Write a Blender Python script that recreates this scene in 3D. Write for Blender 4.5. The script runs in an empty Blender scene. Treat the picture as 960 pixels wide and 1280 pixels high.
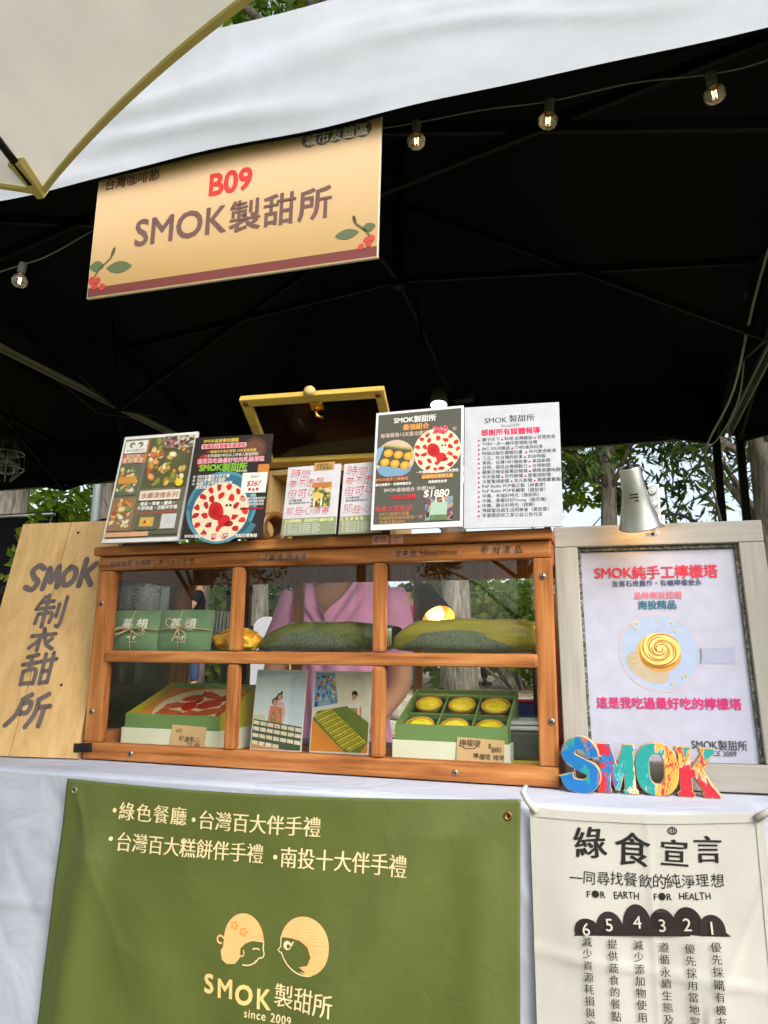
import bpy, bmesh, math, random
from mathutils import Vector, Matrix, noise
from mathutils.geometry import tessellate_polygon
PI = math.pi
rad = math.radians
random.seed(7)
scene = bpy.context.scene
COL = scene.collection

# ------------------------------------------------------------------ camera, world, sun, exposure
def cam_basis(yaw, pitch, roll):
    cy, sy, cp, sp, cr, sr = math.cos(yaw), math.sin(yaw), math.cos(pitch), math.sin(pitch), math.cos(roll), math.sin(roll)
    f = Vector((-sy * cp, cy * cp, sp)); r = Vector((cy, sy, 0)); u = r.cross(f)
    return cr * r + sr * u, -sr * r + cr * u, f
cam_d = bpy.data.cameras.new('camera'); cam = bpy.data.objects.new('camera', cam_d); COL.objects.link(cam)
cam_d.sensor_fit = 'VERTICAL'; cam_d.sensor_height = 36.0; cam_d.lens = 898.46 / 1280 * 36
cam_d.clip_start = 0.02; cam_d.clip_end = 400
_r, _u, _f = cam_basis(0.306895, 0.195524, 0.009131)
_m = Matrix((_r, _u, -_f)).transposed().to_4x4(); _m.translation = (1.0168, -1.2428, 1.15)
cam.matrix_world = _m
scene.camera = cam

SUN_EL, SUN_AZ = rad(40), rad(136)        # azimuth measured from +Y clockwise: behind the viewer's right shoulder
world = bpy.data.worlds.new('World'); scene.world = world; world.use_nodes = True
nt = world.node_tree; bg = nt.nodes['Background']
sky = nt.nodes.new('ShaderNodeTexSky'); sky.sky_type = 'NISHITA'; sky.sun_disc = False
sky.sun_elevation = SUN_EL; sky.sun_rotation = SUN_AZ; sky.dust_density = 5.0; sky.air_density = 1.0; sky.ozone_density = 1.0
hs = nt.nodes.new('ShaderNodeHueSaturation'); hs.inputs['Saturation'].default_value = 0.58
nt.links.new(sky.outputs[0], hs.inputs['Color']); nt.links.new(hs.outputs[0], bg.inputs['Color'])
bg.inputs['Strength'].default_value = 0.15
sun_d = bpy.data.lights.new('sun', 'SUN'); sun = bpy.data.objects.new('sun', sun_d); COL.objects.link(sun)
sun_d.energy = 0.5; sun_d.angle = rad(40); sun_d.color = (1.0, 0.98, 0.96)
_sd = Vector((math.sin(SUN_AZ) * math.cos(SUN_EL), math.cos(SUN_AZ) * math.cos(SUN_EL), math.sin(SUN_EL)))
sun.rotation_euler = (-_sd).to_track_quat('-Z', 'Y').to_euler(); sun.location = _sd * 20
vs = scene.view_settings
vs.view_transform = 'Standard'; vs.look = 'None'; vs.gamma = 1; vs.exposure = 1.22; vs.use_curve_mapping = False
scene.cycles.max_bounces = 10; scene.cycles.transparent_max_bounces = 24; scene.cycles.transmission_bounces = 8
scene.cycles.caustics_reflective = False; scene.cycles.caustics_refractive = False

# ------------------------------------------------------------------ materials
def s2l(c):
    return tuple((x / 255 / 12.92) if x / 255 <= 0.04045 else ((x / 255 + 0.055) / 1.055) ** 2.4 for x in c)
MATS = {}
def newmat(name):
    m = bpy.data.materials.new(name); m.use_nodes = True
    return m, m.node_tree, m.node_tree.nodes['Principled BSDF']
def N(t, kind, **kw):
    n = t.nodes.new(kind)
    for k, v in kw.items():
        if k in n.inputs: n.inputs[k].default_value = v
        else: setattr(n, k, v)
    return n
def ramp(t, stops, interp='LINEAR'):
    n = t.nodes.new('ShaderNodeValToRGB'); cr = n.color_ramp; cr.interpolation = interp
    while len(cr.elements) < len(stops): cr.elements.new(0.5)
    for e, (p, c) in zip(cr.elements, stops): e.position = p; e.color = (*c, 1)
    return n
def ink(c, rough=0.55, spec=0.3, metal=0.0, gain=0.86, vary=0.06):
    """plain coloured paint / print / plastic; c is an sRGB triple, lightly mottled"""
    key = (tuple(c), rough, spec, metal, gain, vary)
    if key in MATS: return MATS[key]
    m, t, b = newmat('paint'); col = tuple(x * gain for x in s2l(c))
    tc = N(t, 'ShaderNodeTexCoord'); nz = N(t, 'ShaderNodeTexNoise', Scale=45.0, Detail=4.0)
    t.links.new(tc.outputs['Object'], nz.inputs['Vector'])
    rp = ramp(t, [(0.3, tuple(x * (1 - vary) for x in col)), (0.7, tuple(min(1, x * (1 + vary)) for x in col))])
    t.links.new(nz.outputs['Fac'], rp.inputs['Fac']); t.links.new(rp.outputs['Color'], b.inputs['Base Color'])
    b.inputs['Roughness'].default_value = rough; b.inputs['Specular IOR Level'].default_value = spec; b.inputs['Metallic'].default_value = metal
    MATS[key] = m; return m
def cloth_mat(name, c, rough=0.8, weave=900, bump=0.15, trans=0.0, gain=0.9, big=0.0, spec=0.2, sheen=0.0):
    m, t, b = newmat(name); col = tuple(x * gain for x in s2l(c))
    tc = N(t, 'ShaderNodeTexCoord'); nz = N(t, 'ShaderNodeTexNoise', Scale=9.0, Detail=6.0)
    t.links.new(tc.outputs['Object'], nz.inputs['Vector'])
    rp = ramp(t, [(0.3, tuple(x * 0.93 for x in col)), (0.7, tuple(min(1, x * 1.05) for x in col))])
    t.links.new(nz.outputs['Fac'], rp.inputs['Fac']); t.links.new(rp.outputs['Color'], b.inputs['Base Color'])
    w1 = N(t, 'ShaderNodeTexNoise', Scale=float(weave), Detail=2.0); t.links.new(tc.outputs['Object'], w1.inputs['Vector'])
    bp = N(t, 'ShaderNodeBump', Strength=bump, Distance=0.001); t.links.new(w1.outputs['Fac'], bp.inputs['Height'])
    last = bp
    if big > 0:
        w2 = N(t, 'ShaderNodeTexNoise', Scale=7.0, Detail=3.0, Distortion=1.2); t.links.new(tc.outputs['Object'], w2.inputs['Vector'])
        b2 = N(t, 'ShaderNodeBump', Strength=big, Distance=0.02); t.links.new(w2.outputs['Fac'], b2.inputs['Height']); t.links.new(bp.outputs[0], b2.inputs['Normal']); last = b2
    t.links.new(last.outputs[0], b.inputs['Normal'])
    b.inputs['Roughness'].default_value = rough; b.inputs['Specular IOR Level'].default_value = spec
    if trans > 0:
        tr = N(t, 'ShaderNodeBsdfTranslucent'); t.links.new(rp.outputs['Color'], tr.inputs['Color'])
        mx = N(t, 'ShaderNodeMixShader'); mx.inputs[0].default_value = trans
        out = t.nodes['Material Output']; t.links.new(b.outputs[0], mx.inputs[1]); t.links.new(tr.outputs[0], mx.inputs[2]); t.links.new(mx.outputs[0], out.inputs['Surface'])
    return m
def wood_mat(name, axis, dark, mid, light, scale=1.0, rough=0.42, knots=True, spec=0.35):
    m, t, b = newmat(name)
    tc = N(t, 'ShaderNodeTexCoord'); oi = N(t, 'ShaderNodeObjectInfo')
    off = N(t, 'ShaderNodeVectorMath', operation='SCALE'); off.inputs['Scale'].default_value = 7.0
    cmb = N(t, 'ShaderNodeCombineXYZ'); t.links.new(oi.outputs['Random'], cmb.inputs[0]); t.links.new(oi.outputs['Random'], cmb.inputs[2]); t.links.new(oi.outputs['Random'], cmb.inputs[1])
    t.links.new(cmb.outputs[0], off.inputs[0])
    add = N(t, 'ShaderNodeVectorMath', operation='ADD'); t.links.new(tc.outputs['Object'], add.inputs[0]); t.links.new(off.outputs[0], add.inputs[1])
    mp = N(t, 'ShaderNodeMapping'); sc = [70 * scale, 70 * scale, 70 * scale]; sc['xyz'.index(axis)] = 3.2 * scale
    mp.inputs['Scale'].default_value = sc; t.links.new(add.outputs[0], mp.inputs['Vector'])
    n1 = N(t, 'ShaderNodeTexNoise', Scale=1.0, Detail=7.0, Roughness=0.62, Distortion=0.7); t.links.new(mp.outputs[0], n1.inputs['Vector'])
    mp2 = N(t, 'ShaderNodeMapping'); s2 = [16 * scale] * 3; s2['xyz'.index(axis)] = 2.2 * scale
    mp2.inputs['Scale'].default_value = s2; t.links.new(add.outputs[0], mp2.inputs['Vector'])
    n2 = N(t, 'ShaderNodeTexNoise', Scale=1.0, Detail=3.0, Distortion=2.0); t.links.new(mp2.outputs[0], n2.inputs['Vector'])
    mxf = N(t, 'ShaderNodeMix'); mxf.data_type = 'FLOAT'; mxf.inputs[0].default_value = 0.45
    t.links.new(n1.outputs['Fac'], mxf.inputs[2]); t.links.new(n2.outputs['Fac'], mxf.inputs[3])
    rp = ramp(t, [(0.32, dark), (0.5, mid), (0.66, light)]); t.links.new(mxf.outputs[0], rp.inputs['Fac'])
    t.links.new(rp.outputs['Color'], b.inputs['Base Color'])
    bp = N(t, 'ShaderNodeBump', Strength=0.25, Distance=0.0015); t.links.new(n1.outputs['Fac'], bp.inputs['Height']); t.links.new(bp.outputs[0], b.inputs['Normal'])
    rr = ramp(t, [(0.3, (rough + .12,) * 3), (0.7, (rough - .08,) * 3)]); t.links.new(n2.outputs['Fac'], rr.inputs['Fac']); t.links.new(rr.outputs['Color'], b.inputs['Roughness'])
    b.inputs['Specular IOR Level'].default_value = spec
    return m
def glass_mat(name='pane_glass', tint=(0.97, 0.985, 0.975), boost=1.0, ior=1.5, dirt_haze=0.0):
    m, t, b = newmat(name); t.nodes.remove(b); out = t.nodes['Material Output']
    tr = N(t, 'ShaderNodeBsdfTransparent'); tr.inputs['Color'].default_value = (*tint, 1)
    gl = N(t, 'ShaderNodeBsdfGlossy', Roughness=0.01)
    ge = N(t, 'ShaderNodeNewGeometry'); io = N(t, 'ShaderNodeMapRange'); io.inputs['To Min'].default_value = ior; io.inputs['To Max'].default_value = 1 / ior; t.links.new(ge.outputs['Backfacing'], io.inputs['Value'])
    fr = N(t, 'ShaderNodeFresnel'); t.links.new(io.outputs[0], fr.inputs['IOR']); mu = N(t, 'ShaderNodeMath', operation='MULTIPLY'); mu.inputs[1].default_value = boost; mu.use_clamp = True
    t.links.new(fr.outputs[0], mu.inputs[0])
    mx = N(t, 'ShaderNodeMixShader'); t.links.new(mu.outputs[0], mx.inputs[0]); t.links.new(tr.outputs[0], mx.inputs[1]); t.links.new(gl.outputs[0], mx.inputs[2])
    last = mx
    if dirt_haze:
        df = N(t, 'ShaderNodeBsdfDiffuse'); df.inputs['Color'].default_value = (0.7, 0.7, 0.68, 1)
        tc = N(t, 'ShaderNodeTexCoord'); nz = N(t, 'ShaderNodeTexNoise', Scale=14.0, Detail=8.0, Roughness=0.7, Distortion=1.0); t.links.new(tc.outputs['Object'], nz.inputs['Vector'])
        rp = ramp(t, [(0.45, (0, 0, 0)), (0.8, (dirt_haze,) * 3)]); t.links.new(nz.outputs['Fac'], rp.inputs['Fac'])
        m2 = N(t, 'ShaderNodeMixShader'); t.links.new(rp.outputs['Color'], m2.inputs[0]); t.links.new(mx.outputs[0], m2.inputs[1]); t.links.new(df.outputs[0], m2.inputs[2]); last = m2
    t.links.new(last.outputs[0], out.inputs['Surface'])
    return m
def emit_mat(name, c, strength):
    m, t, b = newmat(name); b.inputs['Base Color'].default_value = (*c, 1); b.inputs['Emission Color'].default_value = (*c, 1); b.inputs['Emission Strength'].default_value = strength
    return m
def cell_mat(name, scale, cols, gap=None, rough=0.5):
    """a mosaic of small cells, for printed food pictures and speckled print"""
    m, t, b = newmat(name); tc = N(t, 'ShaderNodeTexCoord')
    v = N(t, 'ShaderNodeTexVoronoi', Scale=float(scale)); t.links.new(tc.outputs['Object'], v.inputs['Vector'])
    sx = N(t, 'ShaderNodeSeparateColor'); t.links.new(v.outputs['Color'], sx.inputs[0])
    n = len(cols); rp = ramp(t, [(i / n, tuple(x * .86 for x in s2l(c))) for i, c in enumerate(cols)], 'CONSTANT'); t.links.new(sx.outputs[0], rp.inputs['Fac'])
    src = rp.outputs['Color']
    nz = N(t, 'ShaderNodeTexNoise', Scale=scale * 2.6, Detail=3.0); t.links.new(tc.outputs['Object'], nz.inputs['Vector'])
    mm = N(t, 'ShaderNodeMix'); mm.data_type = 'RGBA'; mm.blend_type = 'OVERLAY'; mm.inputs[0].default_value = 0.55
    t.links.new(src, mm.inputs[6]); t.links.new(nz.outputs['Fac'], mm.inputs[7]); src = mm.outputs[2]
    if gap:
        v2 = N(t, 'ShaderNodeTexVoronoi', Scale=float(scale)); v2.feature = 'DISTANCE_TO_EDGE'; t.links.new(tc.outputs['Object'], v2.inputs['Vector'])
        st = N(t, 'ShaderNodeMath', operation='GREATER_THAN'); st.inputs[1].default_value = gap[0]; t.links.new(v2.outputs['Distance'], st.inputs[0])
        mx = N(t, 'ShaderNodeMix'); mx.data_type = 'RGBA'; mx.inputs[6].default_value = (*tuple(x * .86 for x in s2l(gap[1])), 1)
        t.links.new(st.outputs[0], mx.inputs[0]); t.links.new(src, mx.inputs[7]); src = mx.outputs[2]
    t.links.new(src, b.inputs['Base Color']); b.inputs['Roughness'].default_value = rough; b.inputs['Specular IOR Level'].default_value = 0.3
    return m

# ------------------------------------------------------------------ meshes and objects
class MB:
    def __init__(s): s.v = []; s.f = []; s.m = []; s.sm = []
    def add(s, verts, faces, mi=0, smooth=False):
        o = len(s.v); s.v += [tuple(v) for v in verts]
        for f in faces: s.f.append(tuple(i + o for i in f)); s.m.append(mi); s.sm.append(smooth)
    def bm(s, b, mi=0, smooth=False, M=None):
        b.verts.index_update()
        s.add([(M @ v.co if M else v.co) for v in b.verts], [[v.index for v in f.verts] for f in b.faces], mi, smooth); b.free()
    def box(s, x0, x1, y0, y1, z0, z1, bev=0.0, mi=0, M=None, seg=2):
        b = bmesh.new(); bmesh.ops.create_cube(b, size=1)
        for v in b.verts: v.co = Vector((x0 + (v.co.x + .5) * (x1 - x0), y0 + (v.co.y + .5) * (y1 - y0), z0 + (v.co.z + .5) * (z1 - z0)))
        if bev > 0: bmesh.ops.bevel(b, geom=b.edges[:], offset=bev, segments=seg, affect='EDGES', profile=0.6)
        s.bm(b, mi, False, M)
    def lathe(s, prof, n=24, M=None, mi=0, smooth=True, caps=True):
        vs = []; fs = []
        for (r, z) in prof:
            for k in range(n): a = 2 * PI * k / n; vs.append(Vector((r * math.cos(a), r * math.sin(a), z)))
        for i in range(len(prof) - 1):
            for k in range(n): k2 = (k + 1) % n; fs.append((i * n + k, i * n + k2, (i + 1) * n + k2, (i + 1) * n + k))
        if caps:
            if prof[0][0] > 1e-6: fs.append(tuple(range(n - 1, -1, -1)))
            if prof[-1][0] > 1e-6: fs.append(tuple((len(prof) - 1) * n + k for k in range(n)))
        s.add([M @ v if M else v for v in vs], fs, mi, smooth)
    def tube(s, pts, r, n=8, mi=0, closed=False, smooth=True):
        pts = [Vector(p) for p in pts]; k = len(pts); rs = r if isinstance(r, (list, tuple)) else [r] * k
        vs = []; fs = []; ref = None
        for i, p in enumerate(pts):
            a = pts[i - 1] if (i or closed) else p; c = pts[(i + 1) % k] if (i < k - 1 or closed) else p
            d = (c - a).normalized()
            if ref is None: ref = Vector((0, 0, 1)) if abs(d.z) < .9 else Vector((1, 0, 0))
            u = (ref - d * ref.dot(d)).normalized(); w = d.cross(u); ref = u
            for j in range(n): t = 2 * PI * j / n; vs.append(p + (u * math.cos(t) + w * math.sin(t)) * rs[i])
        for i in range(k if closed else k - 1):
            i2 = (i + 1) % k
            for j in range(n): j2 = (j + 1) % n; fs.append((i * n + j, i * n + j2, i2 * n + j2, i2 * n + j))
        if not closed: fs.append(tuple(range(n - 1, -1, -1))); fs.append(tuple((k - 1) * n + j for j in range(n)))
        s.add(vs, fs, mi, smooth)
    def bar(s, a, b, w, h, mi=0, up=(0, 0, 1)):
        a = Vector(a); b = Vector(b); d = (b - a).normalized(); u = Vector(up)
        if abs(d.dot(u)) > .98: u = Vector((0, 1, 0))
        x = d.cross(u).normalized() * w / 2; z = x.cross(d).normalized() * h / 2
        vs = [p + sx * x + sz * z for p in (a, b) for sx, sz in ((-1, -1), (1, -1), (1, 1), (-1, 1))]
        s.add(vs, [(3, 2, 1, 0), (4, 5, 6, 7), (0, 1, 5, 4), (1, 2, 6, 5), (2, 3, 7, 6), (3, 0, 4, 7)], mi)
    def grid(s, fn, nu, nv, mi=0, smooth=True, thick=None):
        vs = [fn(i / nu, j / nv) for j in range(nv + 1) for i in range(nu + 1)]
        fs = [(j * (nu + 1) + i, j * (nu + 1) + i + 1, (j + 1) * (nu + 1) + i + 1, (j + 1) * (nu + 1) + i) for j in range(nv) for i in range(nu)]
        s.add(vs, fs, mi, smooth)
        if thick:       # a second layer and a rim
            t = Vector(thick); o = len(vs); base = len(s.v)
            s.add([Vector(v) + t for v in vs], [tuple(reversed(f)) for f in fs], mi, smooth)
            rim = [i for i in range(nu + 1)] + [j * (nu + 1) + nu for j in range(1, nv + 1)] + [nv * (nu + 1) + i for i in range(nu - 1, -1, -1)] + [j * (nu + 1) for j in range(nv - 1, 0, -1)]
            b0 = base - o
            for a, b in zip(rim, rim[1:] + rim[:1]): s.f.append((b0 + b, b0 + a, base + a, base + b)); s.m.append(mi); s.sm.append(False)
    def poly(s, pts, thick, mi=0, y0=0.0):
        """flat outline in local x,z; front at y0, going back by thick"""
        n = len(pts); vs = [(x, y0, z) for x, z in pts] + [(x, y0 + thick, z) for x, z in pts]
        tri = tessellate_polygon([[Vector((x, z, 0)) for x, z in pts]])
        fs = []
        for t in tri:
            a, b, c = (Vector((pts[i][0], pts[i][1], 0)) for i in t)
            if (b - a).cross(c - a).z < 0: t = (t[0], t[2], t[1])
            fs.append(tuple(t)); fs.append(tuple(i + n for i in reversed(t)))
        area = sum(pts[i][0] * pts[(i + 1) % n][1] - pts[(i + 1) % n][0] * pts[i][1] for i in range(n))
        for i in range(n):
            j = (i + 1) % n; q = (i, i + n, j + n, j); fs.append(q if area > 0 else tuple(reversed(q)))
        s.add(vs, fs, mi)
def chain(o):
    M = o.matrix_basis.copy()
    while o.parent is not None: o = o.parent; M = o.matrix_basis @ M
    return M
def obj(name, mb, mat, parent=None, world=False, smooth_angle=None):
    me = bpy.data.meshes.new(name)
    vs = mb.v
    if world and parent is not None:
        inv = chain(parent).inverted(); vs = [inv @ Vector(v) for v in vs]
    me.from_pydata([tuple(v) for v in vs], [], mb.f); mats = mat if isinstance(mat, (list, tuple)) else [mat]
    for m in mats: me.materials.append(m)
    me.polygons.foreach_set('material_index', mb.m); me.polygons.foreach_set('use_smooth', mb.sm); me.update()
    o = bpy.data.objects.new(name, me); COL.objects.link(o)
    if parent is not None: o.parent = parent
    return o
def tag(o, label=None, cat=None, group=None, kind=None):
    for k, v in (('label', label), ('category', cat), ('group', group), ('kind', kind)):
        if v: o[k] = v
    return o
def thing(name, label, cat, loc=(0, 0, 0), rot=(0, 0, 0), group=None):
    o = bpy.data.objects.new(name, None); COL.objects.link(o); o.empty_display_size = .1
    o.location = loc; o.rotation_euler = rot
    bpy.context.view_layer.update() if False else None
    o.matrix_basis = Matrix.LocRotScale(Vector(loc), o.rotation_euler, None)
    return tag(o, label, cat, group)
def board(name, label, cat, bx, by, z, yaw, lean, roll=0, group=None):
    return thing(name, label, cat, (bx, by, z), (-rad(lean), -rad(roll), rad(yaw)), group)
def dup(root, loc=None, rotz=None, label=None, group=None, scale=None):
    def cp(o, par):
        c = o.copy(); COL.objects.link(c)
        if par is not None: c.parent = par
        for ch in [x for x in bpy.data.objects if x.parent == o and x != c]: cp(ch, c)
        return c
    kids = {}
    r = root.copy(); COL.objects.link(r)
    for ch in list(root.children):
        c = ch.copy(); COL.objects.link(c); c.parent = r
        for g in list(ch.children):
            d = g.copy(); COL.objects.link(d); d.parent = c
    if loc is not None: r.location = loc
    if rotz is not None: r.rotation_euler[2] = rotz
    if scale is not None: r.scale = scale
    if label: r['label'] = label
    if group: r['group'] = group
    return r

# ------------------------------------------------------------------ lettering
_fc = bpy.data.curves.new('glyph', 'FONT'); _fc.resolution_u = 3; _fo = bpy.data.objects.new('glyph', _fc); COL.objects.link(_fo)
_GL = {}
def _raw(body):
    _fc.body = body; bpy.context.view_layer.update()
    ev = _fo.evaluated_get(bpy.context.evaluated_depsgraph_get()); me = bpy.data.meshes.new_from_object(ev)
    v = [(p.co.x, p.co.y) for p in me.vertices]; f = [tuple(p.vertices) for p in me.polygons]
    bpy.data.meshes.remove(me); return v, f
def glyph(ch):
    if ch in _GL: return _GL[ch]
    if ch in ' \u3000': _GL[ch] = ([], [], 0.32 if ch == ' ' else 1.0, []); return _GL[ch]
    v, f = _raw(ch); v2, _ = _raw(ch + '.'); w0, _ = _raw('.')
    adv = (max(p[0] for p in v2) - max(p[0] for p in w0)) if v2 else 0.5
    # make all faces counter-clockwise and find an outward normal at each outline vertex
    ff = []
    for t in f:
        a = sum(v[t[i]][0] * v[t[(i + 1) % len(t)]][1] - v[t[(i + 1) % len(t)]][0] * v[t[i]][1] for i in range(len(t)))
        ff.append(t if a > 0 else tuple(reversed(t)))
    cnt = {}
    for t in ff:
        for i in range(len(t)): a, b = t[i], t[(i + 1) % len(t)]; cnt[(a, b)] = 1
    nrm = [[0.0, 0.0] for _ in v]
    for (a, b) in cnt:
        if (b, a) in cnt: continue
        dx, dy = v[b][0] - v[a][0], v[b][1] - v[a][1]; L = math.hypot(dx, dy)
        if L < 1e-7: continue
        for k in (a, b): nrm[k][0] += dy / L; nrm[k][1] -= dx / L
    for n in nrm:
        L = math.hypot(*n)
        if L > 1e-6: s_ = 1 / max(L, .7) if L < 1.2 else 1 / L; n[0] *= s_; n[1] *= s_
    _GL[ch] = (v, ff, adv, nrm); return _GL[ch]
class Print:
    """everything printed on one sheet: flat shapes and lettering in sheet coordinates u right, v down (0..1)"""
    def __init__(s, w, h, fn=None, eps=0.00009, y0=-0.0003):
        s.w, s.h, s.fn, s.eps, s.y0 = w, h, fn, eps, y0; s.mb = MB(); s.mats = []; s.layer = 0
    def mi(s, m):
        if isinstance(m, tuple): m = ink(m)
        if m not in s.mats: s.mats.append(m)
        return s.mats.index(m)
    def put(s, pts, faces, m):
        y = s.y0 - s.eps * s.layer
        vs = [(s.fn(x, z, y) if s.fn else (x, y, z)) for x, z in pts]
        s.mb.add(vs, faces, s.mi(m))
    def P(s, u, v): return (u * s.w, (1 - v) * s.h)
    def up(s): s.layer += 1; return s
    def poly(s, uv, m):
        pts = [s.P(*p) for p in uv]; tri = tessellate_polygon([[Vector((x, z, 0)) for x, z in pts]]); fs = []
        for t in tri:
            a, b, c = (Vector((*pts[i], 0)) for i in t)
            fs.append(tuple(t) if (b - a).cross(c - a).z > 0 else (t[0], t[2], t[1]))
        s.put(pts, fs, m); return s
    def rect(s, u0, v0, u1, v1, m, n=1):
        if n == 1: return s.poly([(u0, v0), (u0, v1), (u1, v1), (u1, v0)], m)
        pts = [s.P(u0 + (u1 - u0) * i / n, v0 + (v1 - v0) * j / n) for j in range(n + 1) for i in range(n + 1)]
        s.put(pts, [(j * (n + 1) + i, (j + 1) * (n + 1) + i, (j + 1) * (n + 1) + i + 1, j * (n + 1) + i + 1) for j in range(n) for i in range(n)], m); return s
    def rrect(s, u0, v0, u1, v1, m, r=.02):
        ry = r * s.w / s.h; pts = []
        for cx, cy, a0 in ((u1 - r, v0 + ry, 0), (u0 + r, v0 + ry, 90), (u0 + r, v1 - ry, 180), (u1 - r, v1 - ry, 270)):
            for k in range(4): a = rad(a0 + 30 * k); pts.append((cx + r * math.cos(a), cy - ry * math.sin(a)))
        return s.poly(pts, m)
    def disc(s, u, v, ru, m, rv=None, n=32, wob=0, seed=0, rot=0):
        """ru in widths; rv (in widths) for an ellipse"""
        rv = ru if rv is None else rv; rr = random.Random(seed); q = s.w / s.h; pts = []
        for k in range(n):
            a = 2 * PI * k / n; w = 1 + wob * (rr.random() - .5) * 2; x, y = ru * w * math.cos(a), rv * w * math.sin(a)
            pts.append((u + x * math.cos(rot) - y * math.sin(rot), v - (x * math.sin(rot) + y * math.cos(rot)) * q))
        return s.poly(pts, m)
    def line(s, uv, th, m, taper=None):
        """brush line through the points; th in widths"""
        pts = [Vector(s.P(*p)) for p in uv]; L = []; R_ = []
        for i, p in enumerate(pts):
            d = (pts[min(i + 1, len(pts) - 1)] - pts[max(i - 1, 0)]).normalized(); n = Vector((-d.y, d.x)) * (th * s.w / 2) * (taper[i] if taper else 1)
            L.append(p + n); R_.append(p - n)
        k = len(pts); vs = [tuple(x) for x in L + R_]
        s.put(vs, [(i + 1, i, k + i, k + i + 1) for i in range(k - 1)], m); return s
    def curve(s, fn, th, m, n=24): return s.line([fn(i / n) for i in range(n + 1)], th, m)
    def text(s, t, u, v, em, m, bold=0.0, by=None, anchor='c', width=None, xs=1.0, jit=0.0, vertical=False, slant=0.0, step=1.08, rise=0.0, seed=1):
        """em in sheet widths; width (in sheet widths) spreads the line over it; rise = v change per u along the line"""
        rr = random.Random(seed + len(t)); e = em * s.w; by = bold if by is None else by
        if vertical:
            for i, ch in enumerate(t):
                x0, z0 = s.P(u + rise * i, v); z0 -= i * e * step
                s._g(ch, x0 - e * .46 * xs, z0 - e * .40, e, m, bold, by, xs, jit, rr, slant)
            return s
        gl = [glyph(c) for c in t]; adv = [g[2] * e * xs for g in gl]; tot = sum(adv); gap = 0
        if width and len(t) > 1:
            if tot > width * s.w: k = width * s.w / tot; xs *= k; adv = [a * k for a in adv]; tot *= k
            gap = (width * s.w - tot) / (len(t) - 1); tot = width * s.w
        x0, z0 = s.P(u, v); x = x0 - (tot / 2 if anchor == 'c' else 0 if anchor == 'l' else tot)
        for ch, a in zip(t, adv):
            dz = -(x + a / 2 - x0) / s.w * rise * s.h
            s._g(ch, x, z0 - e * (.35 if ord(ch) < 0x2000 else .40) + dz, e, m, bold, by, xs, jit, rr, slant); x += a + gap
        return s
    def _g(s, ch, x, z, e, m, bx, by, xs, jit, rr, slant):
        v, f, adv, nr = glyph(ch)
        if not v: return
        a = (rr.random() - .5) * 2 * jit * .35; k = 1 + (rr.random() - .5) * jit * .6; ox, oz = (rr.random() - .5) * jit * e * .3, (rr.random() - .5) * jit * e * .5
        ca, sa = math.cos(a) * k, math.sin(a) * k; pts = []
        for (px, py), (nx, ny) in zip(v, nr):
            px = px + nx * bx - adv / 2; py = py + ny * by - .38; px += py * slant
            if jit: px += jit * .05 * noise.noise(Vector((px * 4 + x * 90, py * 4, 3))); py += jit * .05 * noise.noise(Vector((px * 4, py * 4 + x * 70, 9)))
            qx, qy = px * ca - py * sa, px * sa + py * ca
            pts.append((x + ox + (qx + adv / 2) * e * xs, z + oz + (qy + .38) * e))
        s.put(pts, f, m)
    def build(s, name, parent, world=False): return obj(name, s.mb, s.mats, parent, world)
# ------------------------------------------------------------------ shared materials
M_white_cloth = cloth_mat('white_polyester', (224, 231, 242), 0.75, 700, 0.12, trans=0.02, big=0.08, gain=.54)
M_table_cloth = cloth_mat('table_cloth', (218, 227, 247), 0.7, 700, 0.12, big=0.45, gain=.66)
M_black_cloth = cloth_mat('black_canopy_lining', (24, 26, 27), 0.85, 500, 0.1, gain=0.8)
M_cream = cloth_mat('cream_umbrella_cloth', (228, 224, 208), 0.85, 800, 0.1, trans=0.62, gain=.68)
M_gold_trim = cloth_mat('gold_trim', (226, 210, 140), 0.7, 900, 0.3)
M_black = ink((22, 22, 23), 0.5, 0.3)
M_black_gloss = ink((18, 18, 19), 0.25, 0.5)
M_steel = ink((196, 198, 200), 0.32, 0.5, metal=1.0)
M_brass = ink((214, 170, 70), 0.28, 0.5, metal=1.0)
M_dark_bar = ink((20, 20, 21), 0.6, 0.15)
M_white = ink((238, 238, 240), 0.5, 0.3)
WD = ((.12, .036, .009), (.37, .138, .040), (.53, .25, .085))
M_wood_x = wood_mat('cedar_along', 'x', *WD, rough=.56, spec=.16); M_wood_z = wood_mat('cedar_up', 'z', *WD, rough=.56, spec=.16); M_wood_y = wood_mat('cedar_deep', 'y', *WD, rough=.56, spec=.16)
WL = ((.48, .29, .11), (.60, .39, .165), (.68, .47, .22))
M_bamboo = wood_mat('bamboo_board', 'z', *WL, scale=.8, rough=.5)
WP = ((.50, .33, .12), (.63, .44, .18), (.70, .52, .25))
M_gold_x = wood_mat('gold_pine', 'x', (.46, .29, .05), (.62, .42, .09), (.72, .54, .16), rough=.45); M_pine_x = wood_mat('pine_along', 'x', *WP, rough=.5); M_pine_z = wood_mat('pine_up', 'z', *WP, rough=.5)
WW = ((.25, .24, .215), (.32, .31, .28), (.37, .36, .33))
M_pale_x = wood_mat('painted_wood_along', 'x', *WW, rough=.6); M_pale_z = wood_mat('painted_wood_up', 'z', *WW, rough=.6)
M_glass = glass_mat('pane_glass', (.99, .995, .99), .75, dirt_haze=0.004); M_acrylic = glass_mat('clear_acrylic', (0.96, 0.97, 0.97), 1.2); M_dark_glass = glass_mat('smoked_glass', (0.62, 0.64, 0.62), .8, dirt_haze=.015)

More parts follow.
